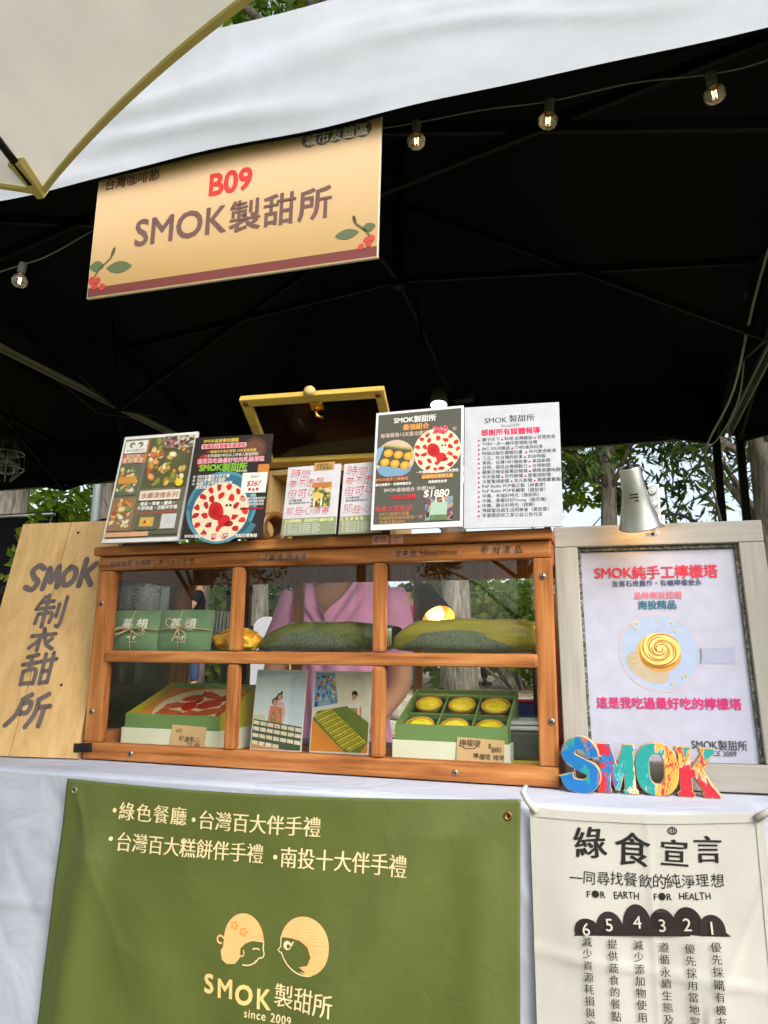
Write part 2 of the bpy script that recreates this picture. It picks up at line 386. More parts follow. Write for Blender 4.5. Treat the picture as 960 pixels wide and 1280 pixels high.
# ------------------------------------------------------------------ ground
def ground_z(x, y):
    t = max(0, min(1, (y - 3.6) / 3.1)); z = .34 * t * t * (3 - 2 * t)
    if y > 6.9: z = .68
    return z + .03 * noise.noise(Vector((x * .5, y * .5, 0))) + .012 * noise.noise(Vector((x * 2.3, y * 2.3, 5)))
g = MB(); ys = [-150, -60, -25, -14] + [-10 + .45 * k for k in range(37)] + [6.69, 6.91] + [7.4 + .6 * k for k in range(14)] + [18, 24, 40, 80, 160, 260]; xs = [-220, -90, -40, -22] + [-16 + .5 * k for k in range(65)] + [20, 40, 90, 220]
nx_ = len(xs); g.add([(x, y, ground_z(x, y)) for y in ys for x in xs], [(j * nx_ + i, j * nx_ + i + 1, (j + 1) * nx_ + i + 1, (j + 1) * nx_ + i) for j in range(len(ys) - 1) for i in range(nx_ - 1)], 0, True)
m, t, b = newmat('grass_and_leaf_litter'); tc = N(t, 'ShaderNodeTexCoord')
n1 = N(t, 'ShaderNodeTexNoise', Scale=0.45, Detail=5.0); n2 = N(t, 'ShaderNodeTexVoronoi', Scale=17.0); n3 = N(t, 'ShaderNodeTexNoise', Scale=30.0, Detail=5.0)
for n_ in (n1, n2, n3): t.links.new(tc.outputs['Object'], n_.inputs['Vector'])
ra = ramp(t, [(0.25, (.03, .06, .012)), (0.7, (.10, .16, .035))]); t.links.new(n3.outputs['Fac'], ra.inputs['Fac'])
sc_ = N(t, 'ShaderNodeSeparateColor'); t.links.new(n2.outputs['Color'], sc_.inputs[0])
rb = ramp(t, [(0.0, (.10, .07, .045)), (0.35, (.26, .20, .13)), (0.6, (.40, .33, .22)), (0.85, (.06, .045, .03))]); t.links.new(sc_.outputs[0], rb.inputs['Fac'])
sy = N(t, 'ShaderNodeSeparateXYZ'); t.links.new(tc.outputs['Object'], sy.inputs[0])
mr = N(t, 'ShaderNodeMapRange'); mr.inputs['From Min'].default_value = 2.2; mr.inputs['From Max'].default_value = 4.2; t.links.new(sy.outputs[1], mr.inputs['Value'])
ad = N(t, 'ShaderNodeMath', operation='ADD'); rc = ramp(t, [(0.4, (-.0, 0, 0)), (0.62, (.7, .7, .7))]); t.links.new(n1.outputs['Fac'], rc.inputs['Fac']); t.links.new(rc.outputs['Color'], ad.inputs[0]); t.links.new(mr.outputs[0], ad.inputs[1]); ad.use_clamp = True
mx = N(t, 'ShaderNodeMix'); mx.data_type = 'RGBA'; t.links.new(ad.outputs[0], mx.inputs[0]); t.links.new(ra.outputs['Color'], mx.inputs[6]); t.links.new(rb.outputs['Color'], mx.inputs[7]); t.links.new(mx.outputs[2], b.inputs['Base Color'])
bp = N(t, 'ShaderNodeBump', Strength=0.8, Distance=0.03); t.links.new(n3.outputs['Fac'], bp.inputs['Height']); t.links.new(bp.outputs[0], b.inputs['Normal']); b.inputs['Roughness'].default_value = .95
tag(obj('ground', g, m), kind='structure')

# low retaining wall of rough stones behind the stall
rr = random.Random(5); sw = MB(); x = -9.0
m_stone, t, b = newmat('rough_stone'); tc = N(t, 'ShaderNodeTexCoord'); nz = N(t, 'ShaderNodeTexNoise', Scale=6.0, Detail=9.0, Roughness=.7); t.links.new(tc.outputs['Object'], nz.inputs['Vector'])
rp = ramp(t, [(0.3, (.14, .13, .10)), (0.55, (.34, .32, .26)), (0.75, (.46, .43, .36))]); t.links.new(nz.outputs['Fac'], rp.inputs['Fac']); t.links.new(rp.outputs['Color'], b.inputs['Base Color']); b.inputs['Roughness'].default_value = .95
bp = N(t, 'ShaderNodeBump', Strength=.7, Distance=.03); t.links.new(nz.outputs['Fac'], bp.inputs['Height']); t.links.new(bp.outputs[0], b.inputs['Normal'])
for row, (z0, z1) in enumerate(((.18, .44), (.44, .70))):
    x = -9.0 - .2 * row
    while x < 8:
        w = rr.uniform(.32, .7); bb = bmesh.new(); bmesh.ops.create_cube(bb, size=1); bmesh.ops.subdivide_edges(bb, edges=bb.edges[:], cuts=3, use_grid_fill=True)
        for v in bb.verts:
            d = v.co.normalized() * .62; c = v.co.lerp(d, .25) + noise.noise_vector(v.co * 2.1 + Vector((x, row, 0))) * .08
            v.co = Vector((x + w / 2 + c.x * w * .98, 6.82 + c.y * .34, (z0 + z1) / 2 + c.z * (z1 - z0) * 1.0))
        sw.bm(bb, 0, True); x += w
tag(obj('stone_wall', sw, m_stone), 'low wall of rough grey stones on the bank behind the stall', 'wall')

# ------------------------------------------------------------------ trees
def leaf_mat(name, stops, trans=.45):
    m, t, b = newmat(name); gi = N(t, 'ShaderNodeNewGeometry'); rp = ramp(t, stops); t.links.new(gi.outputs['Random Per Island'], rp.inputs['Fac'])
    t.links.new(rp.outputs['Color'], b.inputs['Base Color']); b.inputs['Roughness'].default_value = .5; b.inputs['Specular IOR Level'].default_value = .35
    tr = N(t, 'ShaderNodeBsdfTranslucent'); hs_ = N(t, 'ShaderNodeHueSaturation', Saturation=1.15, Value=1.5); t.links.new(rp.outputs['Color'], hs_.inputs['Color']); t.links.new(hs_.outputs[0], tr.inputs['Color'])
    mx = N(t, 'ShaderNodeMixShader'); mx.inputs[0].default_value = trans; out = t.nodes['Material Output']
    t.links.new(b.outputs[0], mx.inputs[1]); t.links.new(tr.outputs[0], mx.inputs[2]); t.links.new(mx.outputs[0], out.inputs['Surface']); return m
L_green = leaf_mat('broad_leaves', [(0, (.03, .07, .012)), (.5, (.08, .15, .022)), (.85, (.16, .24, .035)), (1, (.26, .30, .06))])
L_dark = leaf_mat('needle_leaves', [(0, (.016, .042, .012)), (.6, (.055, .10, .025)), (1, (.15, .18, .04))], .4)
L_lime = leaf_mat('sunny_leaves', [(0, (.08, .15, .015)), (.5, (.17, .27, .03)), (1, (.32, .38, .06))], .55)
m_bark, t, b = newmat('furrowed_bark'); tc = N(t, 'ShaderNodeTexCoord'); mp = N(t, 'ShaderNodeMapping'); mp.inputs['Scale'].default_value = (14, 14, 2.6); t.links.new(tc.outputs['Object'], mp.inputs['Vector'])
nz = N(t, 'ShaderNodeTexNoise', Scale=1.0, Detail=8.0, Roughness=.65, Distortion=.8); t.links.new(mp.outputs[0], nz.inputs['Vector'])
rp = ramp(t, [(.33, (.05, .043, .035)), (.52, (.22, .20, .165)), (.7, (.36, .34, .29))]); t.links.new(nz.outputs['Fac'], rp.inputs['Fac']); t.links.new(rp.outputs['Color'], b.inputs['Base Color'])
bp = N(t, 'ShaderNodeBump', Strength=1.0, Distance=.04); t.links.new(nz.outputs['Fac'], bp.inputs['Height']); t.links.new(bp.outputs[0], b.inputs['Normal']); b.inputs['Roughness'].default_value = .95
def leaf_cloud(mb, centres, per, size, rr, flat=1.0, droop=0.0):
    for (c, r) in centres:
        c = Vector(c)
        for _ in range(per):
            d = Vector((rr.gauss(0, 1), rr.gauss(0, 1), rr.gauss(0, 1))).normalized() * (r * rr.random() ** .45); d.z *= flat
            p = c + d; s = size * rr.uniform(.6, 1.3)
            a = Vector((rr.gauss(0, 1), rr.gauss(0, 1), rr.gauss(0, .6) - droop)).normalized(); q = a.cross(Vector((rr.gauss(0, 1), rr.gauss(0, 1), rr.gauss(0, 1)))).normalized()
            k = .32 if droop < .5 else .12
            mb.add([p - a * s * .5, p + q * s * k - a * s * .05, p + a * s * .55, p - q * s * k - a * s * .05], [(0, 1, 2, 3)])
def make_tree(name, label, loc, H, crown_z, R, rt, lm, seed, nc=38, per=230, leaf=.13, lean=0, droop=0.0, group='trees round the stall', flat=.7):
    rr = random.Random(seed); root = thing(name, label, 'tree', loc, (0, 0, 0), group); tk = MB()
    top = Vector((lean, 0, H * .8)); pts = []; rs = []
    for k in range(9):
        f = k / 8; pts.append(Vector((lean * f * f + .08 * math.sin(3 * f + seed), .08 * math.cos(2.3 * f + seed), H * .8 * f - (.15 if k == 0 else 0)))); rs.append(rt * (1.35 if k == 0 else 1.05 - .8 * f))
    tk.tube(pts, rs, 14)
    cs = []
    for k in range(nc):
        a = rr.uniform(0, 2 * PI); zz = crown_z + (H - crown_z) * rr.random() ** .9; f = (zz - crown_z) / max(.1, H - crown_z)
        rad_ = R * (.35 + .95 * math.sin(PI * min(1, .16 + .8 * f))) * math.sqrt(rr.uniform(.05, 1)); cs.append((Vector((lean * f + rad_ * math.cos(a), rad_ * math.sin(a), zz)), R * rr.uniform(.20, .36)))
    for (c, r) in cs[::2]:
        f = max(.2, min(.95, (c.z / (H * .8)) - .16)); s = pts[int(f * 8)]; mid = s.lerp(c, .5) + Vector((0, 0, .18)); tk.tube([s, mid, c], [rt * .28, rt * .16, rt * .05], 6)
    obj('trunk', tk, m_bark, root); cr = MB(); leaf_cloud(cr, cs, per, leaf, rr, flat, droop); obj('crown', cr, lm, root); return root
def zt(x, y): return ground_z(x, y) - .02
TREES = 'trees round the stall'
t1 = make_tree('broadleaf_tree', 'stout grey trunk nearest the left edge, leafy crown, behind the neighbouring tent', (-6.95, 6.75, zt(-6.9, 7.2) - .1), 9.5, 4.6, 3.0, .27, L_green, 3, nc=46)
make_tree('broadleaf_tree', 'pale furrowed trunk standing behind the top of the bamboo board', (-5.55, 6.95, zt(-5.5, 7.2)), 10.5, 4.9, 3.1, .23, L_green, 4, nc=46)
make_tree('slim_tree', 'slim tree seen through the upper left panes, left of its two trunks', (-4.75, 8.0, .66), 8, 3.3, 2.0, .11, L_lime, 6, nc=30)
make_tree('slim_tree', 'trunk seen through the upper middle pane beside the white panel', (-3.85, 8.1, .66), 8.5, 2.6, 2.2, .15, L_green, 8, nc=34)
make_tree('broadleaf_tree', 'dark trunk seen through the upper right pane beside the person in jeans', (-.9, 8.0, .66), 10, 3.7, 3.0, .2, L_green, 9, nc=44)
make_tree('needle_tree', 'dark drooping needle tree behind the silver spotlight', (1.0, 7.6, .66), 8, 2.5, 1.6, .12, L_dark, 12, nc=52, per=360, leaf=.17, droop=.9, flat=1.1)
make_tree('needle_tree', 'dark needle tree with a black trunk behind the right tent post', (2.75, 7.9, .66), 9, 2.3, 1.9, .2, L_dark, 14, nc=60, per=380, leaf=.18, droop=.9, flat=1.1)
make_tree('small_tree', 'thin bright tree in the gap left of the silver spotlight', (.22, 9.4, .66), 6.5, 2.6, 1.3, .07, L_lime, 15, nc=22, per=190)
make_tree('tall_tree', 'tall tree whose crown shows above the tent roof', (-.90, 3.9, zt(-.9, 3.9)), 8.6, 5.6, 2.6, .18, L_green, 21, nc=50, leaf=.15)
t2 = make_tree('broadleaf_tree', 'tree at the right edge beyond the tent cables', (5.2, 7.6, .66), 9, 2.6, 2.4, .18, L_green, 22, nc=40)
for k, (x, y, s, lab) in enumerate(((-7.2, -12.0, 1.15, 'leafy tree behind the viewer on the left of the lawn'), (-.8, -14.0, 1.0, 'leafy tree behind the viewer in the middle of the lawn'), (6.4, -12.5, 1.2, 'leafy tree behind the viewer on the right of the lawn'))):
    dup(t2, (x, y, zt(x, y)), k * 1.7, lab, TREES, (s, s, s))
def bush(name, label, loc, rx, h, lm, seed, n=16, per=200, leaf=.1):
    rr = random.Random(seed); root = thing(name, label, 'bush', loc, group='bushes behind the stall'); cs = []
    for k in range(n): a = rr.uniform(0, 2 * PI); q = rx * math.sqrt(rr.random()); z = h * rr.uniform(.12, .95) * (1 - .35 * q / rx); cs.append((Vector((q * math.cos(a), q * math.sin(a) * .6, z)), h * rr.uniform(.14, .26)))
    st = MB()
    for (c, r) in cs[::2]: st.tube([(c.x * .15, c.y * .15, -.05), (c.x * .6, c.y * .6, c.z * .5), c], [.03, .02, .008], 5)
    obj('stem', st, m_bark, root); cr = MB(); leaf_cloud(cr, cs, per, leaf, rr); obj('foliage', cr, lm, root); return root
bush('bush', 'bright green bush in the gap right of the pale trunk', (-6.6, 9.5, .66), 1.9, 4.0, L_lime, 31, 34, 330, .15)
bush('bush', 'bright green bush between the two big trunks at the left', (-8.3, 9.1, .66), 1.2, 4.2, L_lime, 32, 24, 330, .15)
bush('bush', 'dense bush seen through the upper right pane', (-.25, 9.6, .66), 1.5, 2.3, L_lime, 33, 26, 300, .13)
bush('bush', 'dark bush seen through the upper middle pane behind the child', (-3.7, 10.0, .66), 1.5, 2.7, L_green, 34, 24, 300, .14)
bush('bush', 'round bush behind the pale framed poster', (2.4, 9.2, .66), 1.4, 2.3, L_green, 35, 16, 230, .12)
rr = random.Random(77); wd = MB(); cs = []
for k in range(120):
    x = rr.uniform(-34, 26); hh = 3.0 + 2.0 * noise.noise(Vector((x * .17, 3, 0))) + 1.0; z = .5 + rr.random() * hh
    if 0 < x < 6 and z > 2.8: continue
    cs.append((Vector((x, rr.uniform(19, 23), z)), rr.uniform(.7, 1.2)))
leaf_cloud(wd, cs, 70, .34, rr); tag(obj('far_woodland', wd, L_green), 'far green woodland filling the gaps behind the stall', 'woodland', kind='stuff')

# ------------------------------------------------------------------ canopy tent
TX0, TX1, TY0, TY1, ZE, ZV, ZP = -.81, 1.52, -.15, 2.14, 2.385, 2.115, 3.05
def make_tent(name, label, group):
    root = thing(name, label, 'tent', (TX0, TY0, 0), (0, 0, 0), group); W, D = TX1 - TX0, TY1 - TY0
    def roof(off, sag):
        mb = MB(); P = Vector((W / 2, D / 2, ZP + off)); c = [Vector((0, 0, ZE + off)), Vector((W, 0, ZE + off)), Vector((W, D, ZE + off)), Vector((0, D, ZE + off))]
        for a, b_ in ((0, 1), (1, 2), (2, 3), (3, 0)):
            def fn(u, v, a=a, b_=b_):
                q = c[a].lerp(c[b_], u).lerp(P, v); q.z -= sag * math.sin(PI * u) * math.sin(PI * v) * (1 - v * .5); return q
            mb.grid(fn, 10, 10)
        return mb
    obj('roof_cover', roof(.012, .05), M_white_cloth, root); obj('roof_lining', roof(0, .05), M_black_cloth, root)
    rr = random.Random(11)
    creases = [(rr.uniform(-.2, W), rr.uniform(.05, .24), rr.uniform(.45, 1.3), rr.uniform(-.09, .12), rr.uniform(.004, .010), rr.uniform(.012, .030)) for _ in range(18)]
    def drape(u, L, z, amp):
        x = u * L; y = .006 * math.sin(x * 5.2 + z * 9) + .005 * math.sin(x * 11 - z * 20 + 1)
        for (x0, z0, ln, sl, am, wd_) in creases:
            t_ = (x - x0) / ln
            if 0 < t_ < 1: d = (z - ZV) - (z0 + sl * t_ + .015 * math.sin(t_ * 6)); y += am * math.sin(PI * t_) * math.exp(-(d / wd_) ** 2)
        return y * amp * .6
    def val(fn, mat, nm, nu=150, nv=24):
        mb = MB(); mb.grid(fn, nu, nv); return obj(nm, mb, mat, root)
    zb = lambda u: ZV + .003 * math.sin(u * 17) + .0015 * math.sin(u * 41)
    val(lambda u, v: Vector((u * W, -.008 - drape(u, W, ZV + v * (ZE + .012 - ZV), 1), zb(u) + v * (ZE + .012 - zb(u)))), M_white_cloth, 'front_valance')
    val(lambda u, v: Vector((W - u * W, .004 - drape(1 - u, W, ZV + v * (ZE - ZV), 1) * .9, zb(1 - u) + .002 + v * (ZE - .002 - zb(1 - u)))), M_black_cloth, 'front_valance_lining')
    for nm, fi, fo in (('side_valance', lambda u, v: Vector((.004 + drape(u, D, ZV + v * .26, .8), u * D, ZV + v * (ZE - ZV))), lambda u, v: Vector((-.008 + drape(1 - u, D, ZV + v * .26, .8), D - u * D, ZV + v * (ZE - ZV)))),
                       ('side_valance', lambda u, v: Vector((W - .004 + drape(1 - u, D, ZV + v * .26, .8), D - u * D, ZV + v * (ZE - ZV))), lambda u, v: Vector((W + .008 + drape(u, D, ZV + v * .26, .8), u * D, ZV + v * (ZE - ZV)))),
                       ('back_valance', lambda u, v: Vector((u * W, D - .004 + drape(u, W, ZV + v * .26, .6), ZV + v * (ZE - ZV))), lambda u, v: Vector((W - u * W, D + .008 + drape(1 - u, W, ZV + v * .26, .6), ZV + v * (ZE - ZV))))):
        val(lambda u, v, f=fi: f(u, v), M_black_cloth, nm, 40, 8); val(lambda u, v, f=fo: f(u, v), M_white_cloth, nm + '_cover', 40, 8)
    hm = MB(); hm.bar((-.004, .03, ZV), (-.004, D, ZV), .006, .016); hm.bar((W + .004, .03, ZV), (W + .004, D, ZV), .006, .016); hm.bar((.02, D, ZV), (W - .02, D, ZV), .006, .012)
    obj('hem', hm, cloth_mat('grey_hem', (150, 152, 140), .8), root)
    for (x, y) in ((.03, .03), (W - .03, .03), (W - .03, D - .03), (.03, D - .03)):
        lg = MB(); lg.box(x - .016, x + .016, y - .016, y + .016, 0.01, ZE - .03, .003); lg.box(x - .021, x + .021, y - .021, y + .021, 0.012, 1.25, .003); lg.box(x - .045, x + .045, y - .045, y + .045, 0.0, .012, .003); lg.box(x - .027, x + .027, y - .027, y + .027, 1.2, 1.29, .005)
        obj('leg', lg, M_dark_bar, root)
    for (a, b_) in (((.03, .23), (W - .03, .23)), ((W - .03, .03), (W - .03, D - .03)), ((W - .03, D - .03), (.03, D - .03)), ((.03, D - .03), (.03, .03))):
        a = Vector((*a, 0)); b_ = Vector((*b_, 0)); m_ = (a + b_) / 2; sb = MB(); hi, lo = Vector((0, 0, ZE - .05)), Vector((0, 0, ZE - .30))
        for p, q in ((a, m_), (m_, b_)): sb.bar(p + hi, q + lo, .012, .024); sb.bar(p + lo, q + hi, .012, .024)
        obj('truss_bar', sb, M_dark_bar, root)
    ct = Vector((W / 2, D / 2, 0)); pk = MB(); pk.box(ct.x - .02, ct.x + .02, ct.y - .02, ct.y + .02, 2.42, ZP - .02, .003); obj('peak_post', pk, M_dark_bar, root)
    for e in (Vector((W / 2, .24, 0)), Vector((W - .03, D / 2, 0)), Vector((W / 2, D - .03, 0)), Vector((.03, D / 2, 0))):
        sb = MB(); sb.bar(e + Vector((0, 0, ZE - .05)), ct + Vector((0, 0, 2.45)), .012, .024); sb.bar(e + Vector((0, 0, ZE - .3)), ct + Vector((0, 0, 2.75)), .012, .024); obj('truss_bar', sb, M_dark_bar, root)
    return root
tent = make_tent('canopy_tent', 'black lined stall tent with a wrinkled white front valance above the display case', 'canopy tents in a row')
dup(tent, (TX0 - 2.37, TY0, 0), None, 'neighbouring dark tent beyond the left edge of the stall', 'canopy tents in a row')
dup(tent, (TX1 + .035, TY0, 0), None, 'neighbouring dark tent beyond the right posts of the stall', 'canopy tents in a row')

# ------------------------------------------------------------------ cream umbrella
UH = Vector((.024, -1.549, 2.419)); UR, UD, UA = 1.308, .388, 1.595
um = thing('market_umbrella', 'cream umbrella with gold edging reaching in at the upper left', 'umbrella', (UH.x, UH.y, 0))
def ucorner(k, f=1.0): a = UA + k * 2 * PI / 8; return Vector((UR * f * math.cos(a), UR * f * math.sin(a), UH.z - UD * (.75 * f + .25 * f * f)))
cn = MB(); tm = MB(); rb = MB(); pk = MB()
for k in range(8):
    def fn(u, v, k=k):
        p = ucorner(k, max(v, .02)).lerp(ucorner(k + 1, max(v, .02)), u); q = 1 - .029 * v ** 3 * math.sin(PI * u) ** .8
        p = Vector((p.x * q, p.y * q, p.z + (.03 * v * (1 - v) + .005 * v) * math.sin(PI * u))); return p
    cn.grid(fn, 16, 12)
    e = [fn(i / 24, 1) for i in range(25)]; tv = []; tf = []
    for p in e: rdir = Vector((p.x, p.y, 0)).normalized(); tv += [p + rdir * .002 + Vector((0, 0, -.004)), p - rdir * .0085 + Vector((0, 0, -.003))]
    n0 = len(tv); tv += [v + Vector((0, 0, .009)) for v in tv]
    for i in range(24): a = 2 * i; tf += [(a, a + 2, a + 3, a + 1), (n0 + a, n0 + a + 1, n0 + a + 3, n0 + a + 2), (a, n0 + a, n0 + a + 2, a + 2), (a + 1, a + 3, n0 + a + 3, n0 + a + 1)]
    tm.add(tv, tf)
obj('canopy', cn, M_cream, um); obj('edging', tm, M_gold_trim, um)
for k in range(8):
    r_ = MB(); a_, b_ = ucorner(k, .03), ucorner(k, .975); dz = Vector((0, 0, -.012))
    r_.tube([a_ + dz, ucorner(k, .5) + dz, b_ + dz], .0075, 8); obj('rib', r_, M_black, um)
    p = MB(); c = ucorner(k, 1.0); d = (c - ucorner(k, .93)).normalized(); s = Vector((-d.y, d.x, 0)).normalized(); u_ = s.cross(d).normalized(); u_ = u_ if u_.z > 0 else -u_
    A = ucorner(k, .945)
    p.add([A - s * .014 - u_ * .019, A + s * .014 - u_ * .019, c + s * .008 - u_ * .015, c - s * .008 - u_ * .015, A - s * .018 + u_ * .005, A + s * .018 + u_ * .005, c + s * .010 + u_ * .005, c - s * .010 + u_ * .005], [(3, 2, 1, 0), (4, 5, 6, 7), (1, 2, 6, 5), (2, 3, 7, 6), (3, 0, 4, 7), (0, 1, 5, 4)]); obj('pocket', p, M_gold_trim, um)
pl = MB(); pl.tube([(0, 0, .05), (0, 0, 2.5)], .02, 16); pl.lathe([(.03, 2.38), (.05, 2.42), (.03, 2.47)], 16); obj('pole', pl, M_dark_bar, um)
bs = MB(); bs.lathe([(.24, 0), (.24, .05), (.05, .07), (.035, .2), (.03, .3)], 28); obj('base', bs, M_dark_bar, um)
bush('bush', 'low green bush seen through the upper left pane behind the person in black', (-5.6, 10.0, .66), 1.4, 2.4, L_green, 36, 22, 280, .14)
# ------------------------------------------------------------------ table with white cloth
TZ = .94; TFY = -.13
tb = thing('stall_table', 'long stall table under a white wrinkled cloth hanging to the ground', 'table', (.35, .1, 0))
rr = random.Random(3)
SEG = [(rr.uniform(-.9, 1.6), rr.uniform(.08, .9), rr.uniform(-.35, .35), rr.uniform(.1, .45), rr.choice((-1, 1)) * rr.uniform(.003, .009), rr.choice((-1, 1)) * rr.uniform(.5, 1.3)) for _ in range(110)]
def skirt_y(x, z):
    y = .004 * math.sin(x * 6 + z * 3) + .0035 * noise.noise(Vector((x * 5, z * 4, 1)))
    for (cx, cz, ang, ln, am, sl) in SEG:
        dx, dz = x - cx, z - cz; c, s = math.cos(sl), math.sin(sl); t_ = dx * c + dz * s; d = -dx * s + dz * c
        if abs(t_) < ln / 2 and abs(d) < .06: y += am * math.cos(PI * t_ / ln) * math.exp(-abs(d) / .008)
    y += .0035 * math.exp(-abs(z - .72 - .02 * x) / .006) + .003 * math.exp(-abs(x + .12) / .006)          # ironed-in fold lines
    return min(y, .007) * min(1, (TZ - z) / .06)
mb = MB()
def cloth(u, v):
    x = -.86 + 2.5 * u; L = v * 1.56
    if L < .92: z = .02 + L; return Vector((x, TFY - skirt_y(x, z), z))
    if L < .94: a = (L - .92) / .02 * PI / 2; return Vector((x, TFY + .0127 * (1 - math.cos(a)), TZ - .0127 + .0127 * math.sin(a)))
    return Vector((x, TFY + .0127 + (L - .94), TZ + .0006 * noise.noise(Vector((x * 6, L * 6, 2)))))
mb.grid(cloth, 300, 190); obj('tablecloth', mb, M_table_cloth, tb, world=True)
mb = MB(); mb.box(-.84, 1.62, TFY + .02, .48, TZ - .04, TZ - .004, .004); obj('tabletop', mb, M_white, tb, world=True)
for x in (-.75, 1.52):
    for y in (-.04, .42): mb = MB(); mb.tube([(x, y, 0), (x, y, TZ - .04)], .015, 10); obj('leg', mb, M_dark_bar, tb, world=True)

# ------------------------------------------------------------------ display case
CW, CD, Z0, Z1 = .922, .30, .9425, 1.345
case = thing('display_case', 'brown wooden display case with six glass panes in front standing on the white cloth', 'display case', (CW / 2, CD / 2, Z0))
def cpart(nm, mat, *boxes, bev=.003):
    mb = MB()
    for b_ in boxes: mb.box(*b_, bev)
    return obj(nm, mb, mat, case, world=True)
cpart('top_board', M_wood_x, (-.004, CW + .003, -.014, CD + .01, Z1, Z1 + .0185)).__setitem__('label', 'overhanging top board of the case')
cpart('rail', M_wood_x, (0, CW, 0, .022, Z1 - .030, Z1 - .0015)); cpart('rail', M_wood_x, (0, CW, 0, .022, Z0, .974)); 
cpart('stile', M_wood_z, (0, .038, .0005, .0215, .9745, Z1 - .0305)); cpart('stile', M_wood_z, (CW - .031, CW, .0005, .0215, .9745, Z1 - .0305))
def rounded(nm, x0, x1, z0, z1, mat): cpart(nm, mat, (x0, x1, -.004, .018, z0, z1), bev=.006)
for xc in (.326, .615): rounded('mullion', xc - .0115, xc + .0115, 1.1535, Z1 - .0305, M_wood_z); rounded('mullion', xc - .0115, xc + .0115, .9745, 1.1295, M_wood_z)
MX = (.038, .3145, .3375, .6035, .6265, CW - .031)
rounded('mid_rail', .034, CW - .027, 1.13, 1.153, M_wood_x)
for i in range(3):
    for z0, z1 in ((1.1535, Z1 - .031), (.9748, 1.1294)):
        mb = MB(); mb.box(MX[2 * i] - .004, MX[2 * i + 1] + .004, .0185 - .004, .0185 - .001, z0 - .003, z1 + .003); obj('glass_pane', mb, M_glass, case, world=True)
cpart('floor_board', M_wood_x, (.001, CW - .001, .0225, CD, Z0 + .001, Z0 + .014))
cpart('back_frame', M_wood_z, (.0, .04, CD - .02, CD, Z0 + .015, Z1 - .001), (.315, .338, CD - .018, CD - .002, Z0 + .015, 1.309), (.602, .621, CD - .018, CD - .002, Z0 + .015, 1.309), (CW - .031, CW, CD - .02, CD, Z0 + .015, Z1 - .001), (.0405, CW - .0315, CD - .018, CD - .002, 1.31, Z1 - .001))
for x0, x1 in ((0, .02), (CW - .02, CW)):
    cpart('side_frame', M_wood_y, (x0, x1, .0225, CD - .0205, Z0 + .0145, Z0 + .05), (x0, x1, .0225, CD - .0205, Z1 - .04, Z1 - .001))
    xm = (x0 + x1) / 2; mb = MB(); mb.box(xm - .0015, xm + .0015, .0228, CD - .0208, Z0 + .0502, Z1 - .0402); obj('side_glass', mb, M_glass, case, world=True)
mb = MB(); mb.box(.021, CW - .021, .03, .24, 1.144, 1.1505, .001); obj('shelf', mb, M_acrylic, case, world=True)
M_screw = ink((178, 172, 158), .35, .5, metal=1.0)
def screw(p, par, nrm='y', r=.0055):
    mb = MB(); Mx = Matrix.Translation(Vector(p)) @ Matrix.Rotation(PI / 2, 4, 'X'); mb.lathe([(r, -.001), (r, .0008), (r * .7, .0018), (0.0001, .002)], 14, Mx)
    a = random.Random(int(p[0] * 999)).uniform(0, 1.5)
    for k in (0, PI / 2): mb.box(-r * .75, r * .75, -.0026, -.0019, -.0007, .0007, 0, 1, Matrix.Translation(Vector(p)) @ Matrix.Rotation(a + k, 4, 'Y'))
    return obj('screw', mb, [M_screw, M_black], par, world=True)
for p in ((.015, 0, 1.248), (.014, 0, 1.033), (.907, 0, 1.282), (.913, 0, 1.045), (.112, 0, .957), (.752, 0, .957)): screw(p, case)
hinge = MB()
for x in (.17, .72): hinge.box(x - .03, x + .03, CD + .0005, CD + .003, 1.31, 1.345, .001)
obj('hinge', hinge, M_brass, case, world=True)
# clear tape strips with handwriting on the top rail, and a pink note on the top board
M_tape = glass_mat('clear_tape', (.995, .99, .98), .6)
def tape(txt, x0, x1, zc, par, em, mat=(30, 24, 20), h=.016, y=-.0005, seed=1):
    bd = obj('tape_strip', (lambda m_: (m_.box(x0, x1, y - .0002, y, zc - h / 2, zc + h / 2), m_)[1])(MB()), M_tape, par, world=True)
    pr = Print(x1 - x0, h, fn=lambda x, z, yy: Vector((x0 + x, y - .0005, zc - h / 2 + z))); pr.text(txt, .5, .5, em / (x1 - x0), mat, -.012, jit=.45, width=.95, slant=.1, seed=seed)
    return pr.build('handwriting', bd, True)
tape('如調整貝 討喜糖♡ 放行去找老闆', .024, .232, 1.3285, case, .0125, seed=2)
tape('三江弄責 烏全信', .36, .475, 1.331, case, .0135, seed=3)
tape('漂未蒸 Homemade', .64, .765, 1.329, case, .0135, seed=4); tape('新鮮漂品', .80, .875, 1.331, case, .015, seed=5)
def note(x0, x1, txt):
    nb = MB(); nb.box(x0, x1, -.0149, -.0142, Z1 + .001, Z1 + .0178); o = obj('pink_note', nb, ink((222, 158, 140)), case, world=True)
    pr = Print(x1 - x0, .0165, fn=lambda x, z, yy: Vector((x0 + x, -.0153, Z1 + .001 + z))); pr.text(txt, .5, .5, .014 / (x1 - x0), (120, 84, 76), .0, jit=.3); pr.build('handwriting', o, True)
note(.606, .636, '素糕'); note(.641, .664, '♡')

